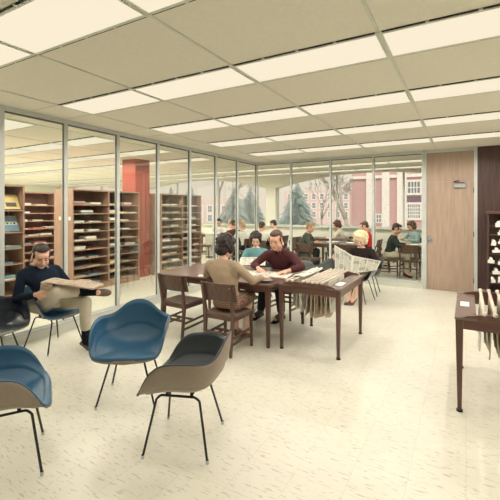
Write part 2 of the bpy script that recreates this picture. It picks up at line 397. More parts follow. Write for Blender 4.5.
# glazed partitions
def glazing(name, pts, along):
    """pts: mullion positions, along 'y' (left wall) or 'x' (back wall)"""
    t = thing(name, None, None, kind='structure')
    def bx(m, a0, a1, c0, c1, z0, z1):
        if along == 'y': m.box(XL+c0, XL+c1, a0, a1, z0, z1)
        else: m.box(a0, a1, YB+c0, YB+c1, z0, z1)
    a, b = pts[0], pts[-1]
    m = MB(); bx(m, a, b, -.05, .05, 0, .10); m.build('sill_plinth', 'sill', t)
    m = MB(); bx(m, a, b, -.06, .06, .10, .125); bx(m, a, b, -.022, .022, .125, .14); m.build('sill_rail', 'frame', t)
    m = MB(); bx(m, a, b, -.032, .032, H-.06, H-.001); m.build('head_rail', 'frame', t)
    m = MB(); bx(m, a, b, -.024, .024, H-.072, H-.06); m.build('head_gasket', 'frame_dark', t)
    for i, p in enumerate(pts):
        m = MB(); w = .026
        if i in (0, len(pts)-1): w = .03
        bx(m, p-w*.92, p+w*.92, -.028, .028, .126, H-.06); m.build('mullion', 'frame', t)
    for p, q in zip(pts, pts[1:]):
        m = MB(); bx(m, p+.028, q-.028, -.003, .003, .14, H-.072); m.build('glass_pane', 'glass', t)
        m = MB(); bx(m, p+.023, p+.029, -.010, .010, .14, H-.072); bx(m, q-.029, q-.023, -.010, .010, .14, H-.072); m.build('glazing_gasket', 'frame_dark', t)
    return t
ys = ([8.5]+[8.44-.88*i for i in range(1, 7)]+[2.355-.87*i for i in range(7)])[::-1]
glazing('wall_left', ys, 'y')
glazing('wall_back', [-4.70, -3.72, -2.73, -1.76, -.765], 'x')

# back wall: door, its frame, dark panelling
dX0, dX1 = -.70, .135
m = MB(); m.box(-.765+.03, dX0, YB-.05, YB+.05, 0, H-.06); m.box(dX1, dX1+.055, YB-.05, YB+.05, 0, H-.06); m.box(-.735, dX1+.055, YB-.05, YB+.05, H-.06, H-.001)
struct('trim_3', m, 'frame')
door = struct('door_1', MB().box(dX0+.004, dX1-.004, YB-.022, YB+.022, .008, 2.185), 'door')
struct('door_2', MB().box(dX0+.004, dX1-.004, YB-.022, YB+.022, 2.192, H-.062), 'door')
m = MB(); m.box(-.20, .0, YB-.075, YB-.022, 2.06, 2.14); m.build('door_closer', 'chrome', door, bevel=.006)
m = MB(); m.bar((-.03, YB-.06, 2.15), (-.22, YB-.12, 2.17), .012, .012); m.bar((-.22, YB-.12, 2.17), (-.12, YB-.03, 2.2), .012, .012); m.build('closer_arm', 'steel', door)
m = MB(); m.tube([(dX0+.07, YB-.02, 1.02), (dX0+.07, YB-.07, 1.02)], .012); m.ell((dX0+.07, YB-.085, 1.02), ((.028, 0, 0), (0, 0, .028), (0, .02, 0))); m.build('door_knob', 'chrome', door, smooth=True)
MB().box(dX0+.03, dX0+.11, YB-.028, YB-.022, .96, 1.08).build('lock_plate', 'chrome', door)
for z in (.25, 1.15, 2.0): MB().tube([(dX1, YB-.03, z-.05), (dX1, YB-.03, z+.05)], .012).build('hinge', 'steel', door)
struct('wall_panelled', MB().box(dX1+.055, XR, YB-.03, YB+.05, .0, H), 'panelling')
m = MB()
for i in range(1, 13): m.box(.19+i*.2, .194+i*.2, YB-.032, YB-.03, .1, H)
struct('trim_4', m, 'slot')
struct('baseboard_back', MB().box(dX1+.055, XR, YB-.045, YB-.032, 0, .1), mat('grey_base', (150, 140, 120), .6))

# outer arcaded window wall
SILL, SPR, CRN = 1.06, 2.40, 2.82
bays = [(-5.90+k*6.85, .56+k*6.85) for k in (-2, -1, 0)]
m = MB(); m.box(XO, XR, YO, YO+.3, 0, SILL)
def arch(x, a, b): q = (x-(a+b)/2)/((b-a)/2); return SPR+(CRN-SPR)*max(0, 1-q*q)
prev = XO
for a, b in bays:
    a = max(a, XO)
    m.box(prev, a, YO, YO+.3, SILL, H); prev = b
    N = 24
    for i in range(N):
        x0, x1 = a+(b-a)*i/N, a+(b-a)*(i+1)/N; z0, z1 = arch(x0, b-6.46, b), arch(x1, b-6.46, b)
        m.add([(x0, YO, z0), (x1, YO, z1), (x1, YO+.3, z1), (x0, YO+.3, z0), (x0, YO, H), (x1, YO, H), (x1, YO+.3, H), (x0, YO+.3, H)],
              [(3, 2, 1, 0), (4, 5, 6, 7), (0, 1, 5, 4), (1, 2, 6, 5), (2, 3, 7, 6), (3, 0, 4, 7)])
m.box(prev, XR, YO, YO+.3, SILL, H)
struct('wall_windows', m, 'white_wall')
struct('trim_5', MB().box(XO, XR, YO-.12, YO+.02, SILL-.03, SILL), 'sill')
struct('trim_6', MB().box(XO, XR, YO-.015, YO, .62, .64), 'frame')
for n, (a, b) in enumerate(bays):
    a = max(a, XO+.01)
    t = thing('window_%d' % (n+1), None, None, kind='structure')
    f = MB(); f.box(a, b, YO+.10, YO+.16, SILL, SILL+.04)
    for x in [a+.03, b-.03]+[b-6.46+2.13*q for q in (1.03, 2.0)]: f.box(x-.028, x+.028, YO+.10, YO+.16, SILL+.04, arch(x, b-6.46, b))
    f.build('window_frame', 'frame', t)
    p = MB(); N = 24
    for i in range(N):
        x0, x1 = a+(b-a)*i/N, a+(b-a)*(i+1)/N
        p.add([(x0, YO+.125, SILL+.03), (x1, YO+.125, SILL+.03), (x1, YO+.125, arch(x1, b-6.46, b)), (x0, YO+.125, arch(x0, b-6.46, b))], [(0, 1, 2, 3)])
    p.build('pane', 'pane', t)

# ---------------------------------------------------------------- outdoors
struct('lawn', MB().box(-90, 70, YO+.5, 140, -1.7, -1.5), 'lawn')
def facade(name, label, Y, x0, x1, z1, m, depth=8):
    t = thing(name, label, 'building', ((x0+x1)/2, Y, -1.5))
    MB().box(x0, x1, Y, Y+depth, -1.5, z1).build('wall', m, t, off=t.location)
    return t
def win(t, x0, x1, z0, z1, Y, nx, nz, surround=.18):
    o = t.location
    m = MB(); s_ = surround; m.box(x0-s_, x1+s_, Y-.12, Y, z0-s_, z0); m.box(x0-s_, x1+s_, Y-.12, Y, z1, z1+s_); m.box(x0-s_, x0, Y-.12, Y, z0, z1); m.box(x1, x1+s_, Y-.12, Y, z0, z1)
    for i in range(1, nx): x = x0+(x1-x0)*i/nx; m.box(x-.035, x+.035, Y-.08, Y-.03, z0, z1)
    for i in range(1, nz): z = z0+(z1-z0)*i/nz; m.box(x0, x1, Y-.079, Y-.031, z-.035, z+.035)
    f = m.build('window', 'stone', t, off=o); MB().box(x0, x1, Y-.03, Y-.005, z0, z1).build('pane', 'wintgl', f, off=o)
Y1 = 34; b1 = facade('brick_building', 'red brick building with white pilasters outside the right windows', Y1, on_y(352, Y1), 9, 9, 'brick')
dz = lambda px, py, Y: EYE+(210-py)/FOC*(Y/(CS+(px-250)/FOC*SN))
for a, b in ((367, 376), (382.5, 390), (397.5, 407)): MB().box(on_y(a, Y1), on_y(b, Y1), Y1-.35, Y1, -1.5, 9).build('pilaster', 'stone', b1, off=b1.location)
win(b1, on_y(408, Y1), on_y(420, Y1), dz(414, 193, Y1), dz(414, 182, Y1), Y1, 4, 2)
MB().box(on_y(407, Y1), on_y(421, Y1), Y1-.1, Y1, dz(414, 203.5, Y1), dz(414, 196.5, Y1)).build('spandrel', 'spandrel', b1, off=b1.location)
win(b1, on_y(408, Y1), on_y(420, Y1), dz(414, 218, Y1), dz(414, 204.5, Y1), Y1, 6, 4)
win(b1, on_y(376.8, Y1), on_y(381, Y1), dz(379, 222, Y1), dz(379, 215, Y1), Y1, 2, 2, .1)
MB().box(on_y(352, Y1), 9, Y1-.2, Y1, dz(390, 178, Y1), dz(390, 175, Y1)).build('stone_band', 'stone', b1, off=b1.location)
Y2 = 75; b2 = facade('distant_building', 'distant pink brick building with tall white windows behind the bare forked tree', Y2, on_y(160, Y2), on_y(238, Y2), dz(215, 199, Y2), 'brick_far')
for c in (170, 180, 190, 200, 210, 224, 234):
    for z0, z1 in ((206, 212), (215, 221)): win(b2, on_y(c-2, Y2), on_y(c+2, Y2), dz(c, z1, Y2), dz(c, z0, Y2), Y2, 2, 2, .35)
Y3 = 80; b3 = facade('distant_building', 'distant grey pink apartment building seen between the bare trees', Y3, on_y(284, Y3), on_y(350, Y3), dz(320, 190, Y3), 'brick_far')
for c in range(290, 350, 8):
    for z0, z1 in ((194, 199), (203, 208), (212, 217)): win(b3, on_y(c-1.6, Y3), on_y(c+1.6, Y3), dz(c, z1, Y3), dz(c, z0, Y3), Y3, 2, 2, .2)
def bare_tree(label, x, y, h, r, seed, fork=2):
    rnd = random.Random(seed); m = MB()
    def grow(p, d, L, rad, lv):
        pts = [p]; q = p; dd = d
        for i in range(3):
            dd = (dd+V((rnd.uniform(-.12, .12), rnd.uniform(-.12, .12), .05))).normalized(); q = q+dd*L/3; pts.append(q)
        m.tube(pts, [rad*(1-.12*i) for i in range(4)], 6 if lv < 2 else 4)
        if lv >= 6: return
        for i in range(fork if lv == 0 else rnd.choice((2, 3))):
            a = rnd.uniform(0, 2*PI); sp = rnd.uniform(.3, .6); o = dd.orthogonal().normalized(); o = Matrix.Rotation(a, 3, dd) @ o
            grow(q-dd*L*rnd.uniform(0, .12), (dd+o*sp).normalized(), L*rnd.uniform(.6, .8), max(.02, rad*.55), lv+1)
    grow(V((0, 0, 0)), V((0, 0, 1)), h*.32, r, 0)
    return tag(m.build('bare_tree', 'hazed_bark', loc=(x, y, -1.5), smooth=True), label, 'tree', 'trees outside the windows')
def conifer(label, x, y, h, r, seed):
    rnd = random.Random(seed); m = MB()
    for i in range(2000):
        t = rnd.random()**.7; z = h*(1-t)*.93+.25; rr = r*min(1, t*1.15)**.8*rnd.uniform(.3, 1.12); a = rnd.uniform(0, 2*PI)
        o = V((math.cos(a), math.sin(a), 0)); p = V((0, 0, z)); tip = p+o*rr+V((0, 0, -rr*.25)); s_ = V((-o.y, o.x, 0))*(.05+.05*t); b_ = p+o*rr*.35
        m.add([b_-s_, tip, b_+s_, b_+V((0, 0, .22))+o*.1], [(0, 1, 2), (0, 3, 1), (3, 2, 1), (0, 2, 3)])
    f = thing('conifer_tree', label, 'tree', (x, y, -1.5), 0, 'trees outside the windows')
    m.build('foliage', 'needle', f); MB().tube([(0, 0, 0), (0, 0, h)], [.16, .03]).build('trunk', 'hazed_bark', f)
conifer('dark conifer just left of the corner mullion, outside the window', on_y(234, 30), 30, 5.2, 2.3, 1)
conifer('dark conifer right behind the corner mullion, outside the window', on_y(250, 33), 33, 5.4, 2.3, 2)
conifer('tall conifer outside, just right of the white window pier', on_y(297, 30), 30, 5.6, 2.5, 3)
conifer('small conifer outside, seen above the right end of the far bookcase', on_y(190, 34), 34, 6.4, 1.6, 4)
conifer('small conifer outside, seen above the left end of the far bookcase', on_y(171, 36), 36, 6.0, 1.6, 5)
bare_tree('forked bare tree outside, left of the dark conifers', on_y(216, 21), 21, 8.5, .17, 11, 4)
bare_tree('thick bare tree outside, just left of the brick building', on_y(347, 23), 23, 8, .2, 12, 3)
bare_tree('thin bare tree outside, between the conifer and the thick trunk', on_y(322, 32), 32, 7.5, .12, 13, 3)
bare_tree('thin bare tree outside, left of the white window pier', on_y(259, 38), 38, 8.5, .12, 14, 3)

w = bpy.data.worlds.new('sky'); scene.world = w; w.use_nodes = True; nt = w.node_tree; nt.nodes.clear()
bg = nt.nodes.new('ShaderNodeBackground'); ou = nt.nodes.new('ShaderNodeOutputWorld'); bg.inputs[0].default_value = (*lin((236, 218, 204)), 1); bg.inputs[1].default_value = 1.15
nt.links.new(bg.outputs[0], ou.inputs[0])
sd = bpy.data.lights.new('sun', 'SUN'); sd.energy = 2.4; sd.angle = .5; sd.color = (1, .93, .85); so = bpy.data.objects.new('sun', sd); COL.objects.link(so); so.rotation_euler = (math.radians(48), 0, math.radians(15))

# ---------------------------------------------------------------- column and bookcases of the outer hall
tag(MB().box(-7.22, -6.78, 6.36, 6.82, 0, H).build('wall_column', 'column'), kind='structure')
BK = ['b_white', 'b_white', 'b_white', 'b_cream', 'b_grey', 'b_cream', 'b_white', 'b_grey', 'b_teal', 'b_blue', 'b_red', 'b_white', 'b_pink']
ORD = ['top', 'second', 'third', 'fourth', 'fifth', 'sixth', 'seventh', 'eighth', 'ninth', 'tenth', 'bottom']
def bookcase(label, short, xf, ya, yb, nb, depth, shelves, top=2.03, plates=False, fill=1.0, seed=1, deepshow=()):
    """front face at x=xf looking +x, running from ya to yb"""
    rnd = random.Random(seed)
    t = thing('bookcase', label, 'bookcase', (xf-depth/2, (ya+yb)/2, 0)); o = V(t.location)
    B = lambda name, m_, *a: MB().box(*a).build(name, m_, t, off=o)
    xb = xf-depth; th = .025
    B('top_panel', 'case', xb, xf, ya, yb, top-th, top)
    B('plinth', 'case', xb, xf-.02, ya+th, yb-th, 0, .1)
    B('back_panel', 'case_in', xb, xb+.015, ya+th, yb-th, .1, top-th)
    for i in range(nb+1):
        y = ya+(yb-ya-th)*i/nb; B('side_panel' if i in (0, nb) else 'divider', 'case', xb+(0 if i in (0, nb) else .015), xf, y, y+th, 0 if i in (0, nb) else .1, top-th)
    if plates:
        for x in (-.42, -.12): MB().box(xf+x, xf+x+.07, ya-.006, ya, 1.42, 1.49).build('label_plate', 'b_white', t, off=o)
    for i in range(nb):
        a = ya+(yb-ya-th)*i/nb+th; b = ya+(yb-ya-th)*(i+1)/nb
        for si, z in enumerate(shelves):
            B('shelf', 'case', xb+.015, xf-.005, a, b, z-.02, z)
            if (i, si) in deepshow: continue
            zt = shelves[si-1]-.02 if si else top-.03
            y = a+.03
            while y < b-.2:
                if rnd.random() < fill:
                    wd = rnd.uniform(.2, .29); n = rnd.choice((1, 1, 2, 2, 3)); zz = z+.0005
                    if y+wd > b-.01: break
                    for q in range(n):
                        th_ = rnd.choice((.008, .014, .02, .03)); mm = rnd.choice(BK)
                        if zz+th_ > zt-.02: break
                        dx = rnd.uniform(-.02, .02)+.025; dy = rnd.uniform(-.008, .008)
                        ob = MB().box(xf-.24-dx, xf-dx, y+dy, y+wd+dy, zz, zz+th_).build('periodical', mm)
                        c = V((xf-.12-dx, y+wd/2+dy, zz)); ob.data.transform(Matrix.Translation(-c)); ob.location = c
                        lab = 'periodical lying on the %s shelf of %s' % (ORD[si] if si < len(shelves)-1 else 'bottom', short)
                        tag(ob, lab, 'magazine', 'periodicals on the %s shelf of %s' % (ORD[si] if si < len(shelves)-1 else 'bottom', short)); zz += th_+.0004
                    y += wd+rnd.uniform(.04, .12)
                else: y += rnd.uniform(.15, .3)
    return t
SH = [1.73-.178*i for i in range(10)]
bookcase('long two-bay wooden bookcase with small white plates on its end panel', 'the long bookcase with plated end panel', -6.55, 4.56, 6.27, 2, .58, SH, plates=True, fill=.85, seed=3)
bookcase('two-bay wooden bookcase to the right of the terracotta column', 'the bookcase right of the terracotta column', -6.5, 6.93, 8.55, 2, .58, SH, fill=.85, seed=5)
bookcase('wide wooden bookcase with slanted display shelves at the far left', 'the display bookcase at the far left', -6.55, 2.70, 3.66, 1, .45, [1.62, 1.25, .98, .72, .46, .2], top=2.04, fill=.35, seed=8, deepshow=((0, 0), (0, 1)))
bookcase('wooden bookcase in the row behind, seen in the gap left of the plated end panel', 'the bookcase in the row behind', -8.5, 4.25, 5.55, 1, .4, SH, fill=.8, seed=9)
# slanted display boards and the magazines leaning on them
for zs, items in ((1.62, (('b_pink', 3.13, .2), ('b_yellow', 3.355, .26))), (1.25, (('b_blue', 3.33, .27),))):
    rot = Matrix.Translation((-6.60, 0, zs+.004)) @ Matrix.Rotation(math.radians(-28), 4, 'Y')
    brd = MB().box(-.006, .006, 2.74, 3.62, .003, .3, rot).build('display_board', 'case'); tag(brd, 'slanted wooden display board on the %s display shelf at the far left' % ('upper' if zs > 1.5 else 'lower'), 'display board', 'slanted display boards')
    for mm, y, wd in items:
        mg = MB().box(.0085, .0145, y, y+wd, .006, .27, rot)
        nm = {'b_pink': 'pink magazine leaning on the upper display board at the far left', 'b_yellow': 'cream yellow magazine leaning on the upper display board at the far left', 'b_blue': 'blue magazine with a black and white band on the lower display board'}[mm]
        t = thing('magazine', nm, 'magazine', (-6.6, y+wd/2, zs)); mg.build('cover', mm, t, off=V(t.location))
        if mm == 'b_blue':
            MB().box(.0147, .0152, y+.015, y+wd-.015, .125, .185, rot).build('title_band', 'b_white', t, off=V(t.location))
            l = MB(); 
            for q in range(4): yy = y+.03+q*.056; l.box(.0153, .0158, yy, yy+.035, .135, .155+.012*(q % 2), rot)
            l.build('title_marks', 'slot', t, off=V(t.location))
        if mm == 'b_yellow':
            MB().box(.0147, .0152, y+.04, y+wd-.05, .05, .13, rot).build('cover_picture', 'b_dark', t, off=V(t.location))

# ---------------------------------------------------------------- shell armchairs
def shell_mesh(inset, th, lift=0, smin=0.0):
    """moulded tub: rim as a function of angle, superelliptic section from seat centre to rim"""
    keys = [  # angle deg from front (0) to back (180): rim radius point x,y,z
        (0, 0, .302, .406), (25, .17, .300, .408), (40, .255, .284, .418), (50, .290, .255, .455), (58, .306, .215, .53), (66, .314, .165, .60), (76, .319, .095, .640), (90, .32, .0, .652),
        (104, .318, -.08, .654), (116, .302, -.14, .650), (128, .268, -.187, .645), (140, .222, -.225, .652), (150, .172, -.250, .684), (160, .118, -.270, .732), (170, .058, -.283, .758), (180, 0, -.287, .766)]
    keys = [(a_, x_, y_-.035, z_) for a_, x_, y_, z_ in keys]
    def rim(t):
        t = t % 360; s = 1
        if t > 180: t = 360-t; s = -1
        for a, b in zip(keys, keys[1:]):
            if a[0] <= t <= b[0]:
                q = (t-a[0])/(b[0]-a[0]); q = q*q*(3-2*q)*.35+q*.65
                return V((s*(a[1]+(b[1]-a[1])*q), a[2]+(b[2]-a[2])*q, a[3]+(b[3]-a[3])*q))
    n, mm = 72, 16; c = V((0, -.005, .405+lift)); m = MB(); rs = []
    R = [rim(360*k/n) for k in range(n)]
    for _ in range(1): R = [(R[k-1]+R[k]*2+R[(k+1) % n])/4 for k in range(n)]
    for i in range(mm+1):
        t = i/mm; row = []
        for k in range(n):
            r = R[k].copy(); a = 360*k/n; a = a if a <= 180 else 360-a
            d = (r-c); d.z = 0; L = d.length; dn = d/L
            L -= inset
            z1 = r.z-(inset*.25)+lift*.3
            ph = t*PI/2
            hh = math.sin(ph)**(2/2.8); vv = 1-math.cos(ph)**(2/2.25)
            z = c.z+(z1-c.z)*vv
            # seat dish and rolled front lip
            if a < 60: z += .012*math.sin(t*PI)*(1-a/60); z -= .028*max(0, (t-.8)/.2)**2*(1-a/60)
            p = V((c.x+dn.x*L*hh, c.y+dn.y*L*hh, z)); row.append(p)
        rs.append(row)
    ce = sum(rs[0], V())/n
    o = len(m.v)
    def lay(off):
        base = len(m.v)
        for i in range(mm+1):
            for k in range(n):
                if i == 0: m.v.append(rs[0][0]+V((0, 0, off)) if k == 0 else rs[0][0]+V((0, 0, off))); continue
                p = rs[i][k]; a_ = rs[min(i+1, mm)][k]-rs[i-1][k]; b_ = rs[i][(k+1) % n]-rs[i][k-1]; nn = a_.cross(b_)
                nn = nn.normalized() if nn.length > 1e-9 else V((0, 0, 1))
                if nn.z < -.2 and i < mm*.6: nn = -nn
                m.v.append(p+nn*off)
        return base
    b0 = lay(0); b1 = lay(-th)
    for i in range(mm):
        for k in range(n):
            k2 = (k+1) % n
            if i == 0:
                m.f.append((b0, b0+n+k2, b0+n+k)); m.f.append((b1, b1+n+k, b1+n+k2)); continue
            m.f.append((b0+i*n+k, b0+i*n+k2, b0+(i+1)*n+k2, b0+(i+1)*n+k)); m.f.append((b1+i*n+k, b1+(i+1)*n+k, b1+(i+1)*n+k2, b1+i*n+k2))
    for k in range(n):
        k2 = (k+1) % n; m.f.append((b0+mm*n+k, b0+mm*n+k2, b1+mm*n+k2, b1+mm*n+k))
    edge = [rs[mm][k] for k in range(n)]
    return m, edge
def clean(o):
    import bmesh
    bm = bmesh.new(); bm.from_mesh(o.data); bmesh.ops.remove_doubles(bm, verts=bm.verts, dist=1e-5)
    loose = [v for v in bm.verts if not v.link_faces]; bmesh.ops.delete(bm, geom=loose, context='VERTS')
    bmesh.ops.recalc_face_normals(bm, faces=bm.faces); bm.to_mesh(o.data); bm.free()
    for p in o.data.polygons: p.use_smooth = True
SHELLS = {}
def shell_chair(label, x, y, fx, fy, pad, shell, group=None):
    rz = facing(fx, fy)
    key = (pad, shell)
    if key in SHELLS: return dup(SHELLS[key], (x, y, 0), rz, label)
    t = thing('shell_armchair', label, 'armchair', (x, y, 0), rz)
    ms, _ = shell_mesh(0, .006); clean(ms.build('shell', shell, t))
    mp, edge = shell_mesh(.006, .010, .014); u = mp.build('upholstery', pad, t); clean(u)
    m = MB(); pts = edge+[edge[0], edge[1]]; m.tube(pts, .0065, 8); m.build('edge_piping', pad, u, smooth=True)
    # each bent rod runs down one side, front foot to rear foot
    for s_ in (-1, 1):
        m = MB(); f = V((s_*.235, .215, .012)); r = V((s_*.225, -.215, .012)); a = V((s_*.135, .155, .372)); b = V((s_*.135, -.135, .372)); pts = [f, f.lerp(a, .92)]
        for q in (.25, .5, .75): pts.append(f.lerp(a, .92).lerp(a, q).lerp(a.lerp(b, .12), q))
        pts += [a.lerp(b, .12), a.lerp(b, .88)]
        for q in (.25, .5, .75): e = b.lerp(r, .08); pts.append(a.lerp(b, .88).lerp(b, q).lerp(e, q))
        pts += [b.lerp(r, .08), r]
        m.tube(pts, .0082, 8); lo = m.build('leg_bow', 'steel', t, smooth=True)
        for p in (f, r): MB().tube([p-V((0, 0, .012)), p+V((0, 0, .012))], .011, 8).build('glide', 'chrome', lo)
    m = MB(); m.tube([(-.137, .09, .374), (.137, .09, .374)], .007); m.tube([(-.137, -.08, .374), (.137, -.08, .374)], .007)
    for sx in (-1, 1):
        for yy in (.09, -.08): m.tube([(sx*.12, yy, .37), (sx*.12, yy, .402)], .012)
    m.build('cross_brace', 'steel', t, smooth=True)
    SHELLS[key] = t; return t
shell_chair('empty blue shell armchair facing the camera in mid floor', -2.53, 2.33, .56, -.83, 'blue', 'taupe')
shell_chair('empty dark-lined taupe shell armchair turned left, nearest the camera centre', -1.715, 2.075, -.93, -.37, 'charcoal', 'taupe')
shell_chair('blue-lined shell armchair cut by the left edge at the bottom', -2.56, 1.30, .53, .85, 'blue', 'taupe')
shell_chair('black shell armchair cut by the left edge, beside the seated man', -4.235, 2.02, 1, -.06, 'black_vinyl', 'greyshell')
shell_chair('blue shell armchair the man with the crossed legs sits in', -4.245, 2.71, .99, .08, 'blue', 'taupe')
shell_chair('slate shell armchair the blonde newspaper reader sits in', -1.68, 6.80, -.18, -.98, 'charcoal', 'greyshell')
shell_chair('slate shell armchair standing behind the blonde newspaper reader', -1.68, 7.45, .05, -1, 'charcoal', 'greyshell')
shell_chair('dark slate shell armchair, empty, its back towards the newspaper rack', -2.28, 6.62, -.75, .66, 'charcoal', 'slate')
shell_chair('slate shell armchair further back behind the man in the maroon shirt', -2.92, 6.98, .5, .85, 'charcoal', 'greyshell')
shell_chair('slate shell armchair under the woman in the teal sweater', -3.22, 5.92, .4, -.92, 'charcoal', 'greyshell')

# ---------------------------------------------------------------- wooden chairs
def make_chair():
    t = thing('wooden_chair', 'x', 'chair')
    def sv(x, y): return .452-.012*(1-(x/.21)**2)*(1-(y/.2)**2)
    m = MB(); nu = 10
    top = lambda u, v: V(((u-.5)*(.43+.02*v)*1.0, -.2+.43*v, sv((u-.5)*.43, (v-.5)*.4)-(.02*max(0, v-.85)/.15)))
    m.sheet(lambda u, v: top(u, v)-V((0, 0, .011)), nu, nu, .022); m.build('seat', 'seatwood', t, smooth=True)
    for s_ in (-1, 1):
        MB().bar((s_*.185, .19, .43), (s_*.19, .20, 0), .036, .034, .026, .024).build('leg', 'chairwood', t, bevel=.004)
        m = MB(); m.bar((s_*.185, -.24, 0), (s_*.185, -.195, .44), .028, .028, .036, .042); m.bar((s_*.185, -.195, .44), (s_*.19, -.27, .81), .034, .04, .026, .024); m.build('leg', 'chairwood', t, bevel=.004)
        m = MB(); m.bar((s_*.185, .185, .405), (s_*.185, -.2, .405), .02, .05); m.build('side_rail', 'chairwood', t)
        for z, y0_ in ((.22, .193), (.15, .196)): MB().bar((s_*.187, y0_, z), (s_*.186, -.225, z-.02), .016, .024).build('stretcher', 'chairwood', t)
    MB().bar((-.18, .188, .41), (.18, .188, .41), .02, .045, side=(0, 1, 0)).build('front_rail', 'chairwood', t)
    MB().bar((-.18, -.2, .41), (.18, -.2, .41), .02, .045, side=(0, 1, 0)).build('rear_rail', 'chairwood', t)
    MB().bar((-.18, -.03, .215), (.18, -.03, .215), .016, .026, side=(0, 1, 0)).build('cross_stretcher', 'chairwood', t)
    MB().bar((-.18, -.222, .24), (.18, -.222, .24), .016, .03, side=(0, 1, 0)).build('cross_stretcher', 'chairwood', t)
    m = MB(); m.sheet(lambda u, v: V(((u-.5)*.47, -.205-.03*v*1.9-.035*(1-(2*u-1)**2)+.03, .60+.205*v)), 12, 4, .016); m.build('backrest', 'chairwood', t, smooth=False, bevel=.003)
    for s_ in (-1, 1): MB().tube([(s_*.19, -.285, .765), (s_*.19, -.26, .765)], .008).build('screw_cap', 'brass', t)
    return t
ch0 = make_chair()
first = [True]
def chair(label, x, y, fx, fy, group=None):
    rz = facing(fx, fy)
    if first[0]:
        first[0] = False; ch0.location = (x, y, 0); ch0.rotation_euler = (0, 0, rz); ch0['label'] = label
        if group: ch0['group'] = group
        return ch0
    return dup(ch0, (x, y, 0), rz, label, group)
chair('empty wooden chair with curved back, left of the woman in the tan sweater', -3.22, 3.86, 0.04, 1)
chair('wooden chair the woman in the tan sweater sits on', -2.41, 3.70, 0.02, 1)
chair('wooden chair the man in the maroon shirt sits on', -2.41, 5.24, 0, -1)
chair('empty wooden chair across the table, in front of the woman in teal', -3.08, 5.32, 0, -1)

def make_table(label, x0, x1, y0, y1, wood_='walnut', h=.75, group=None):
    t = thing('reading_table', label, 'table', ((x0+x1)/2, (y0+y1)/2, 0), 0, group); o = V(t.location)
    MB().box(x0, x1, y0, y1, h-.028, h).build('tabletop', wood_, t, off=o, bevel=.006)
    i = .05
    m = MB(); m.box(x0+i, x1-i, y0+i, y0+i+.02, h-.1, h-.028); m.box(x0+i, x1-i, y1-i-.02, y1-i, h-.1, h-.028); m.box(x0+i, x0+i+.02, y0+i+.02, y1-i-.02, h-.1, h-.028); m.box(x1-i-.02, x1-i, y0+i+.02, y1-i-.02, h-.1, h-.028); m.build('apron', wood_, t, off=o)
    for x in (x0+i, x1-i):
        for y in (y0+i, y1-i):
            sx = 1 if x < (x0+x1)/2 else -1; sy = 1 if y < (y0+y1)/2 else -1
            l = MB().bar((x+sx*.02, y+sy*.02, h-.03), (x+sx*.012, y+sy*.012, .012), .06, .06, .034, .034).build('leg', 'walnutz', t, off=o, bevel=.004)
            MB().tube([(x+sx*.012, y+sy*.012, 0), (x+sx*.012, y+sy*.012, .014)], .02, 10).build('glide', 'steel', l, off=o)
    return t
make_table('large dark wooden reading table with papers spread on it', -3.71, -1.955, 3.88, 5.08)

# sheets of paper and the dish on the table
def flat_paper(name, label, cat, cx, cy, w_, d_, rz, z=.7515, m_='news', th=.004, wav=.006, group=None):
    m = MB(); m.sheet(lambda u, v: V(((u-.5)*w_, (v-.5)*d_, th/2+wav*(.5+.5*math.sin(u*5+v*4))*1.0)), 14, 8, th)
    o = m.build(name, m_, loc=(cx, cy, z), smooth=False); o.rotation_euler = (0, 0, rz)
    return tag(o, label, cat, group)
flat_paper('newspaper', 'open newspaper lying on the table in front of the man in maroon', 'newspaper', -2.30, 4.52, .60, .38, .12)
flat_paper('newspaper', 'open newspaper spread on the table before the woman in tan', 'newspaper', -2.70, 4.42, .60, .42, -.15, z=.7515, m_='news')
flat_paper('paper_sheet', 'small white paper at the left of the woman in tan', 'paper', -2.98, 4.02, .2, .14, .5, m_='paper', th=.002, wav=.003)
m = MB(); 
prof = [(.0, .003), (.05, .003), (.075, .02), (.085, .024), (.078, .026), (.05, .012), (.0, .010)]
m.rings([[V((r*math.cos(2*PI*k/20), r*math.sin(2*PI*k/20), z)) for k in range(20)] for r, z in [(max(r, .002), z) for r, z in prof]])
tag(m.build('ashtray', 'chrome', loc=(-2.10, 4.05, .7505), smooth=True), 'round metal ashtray at the near right table corner', 'ashtray')

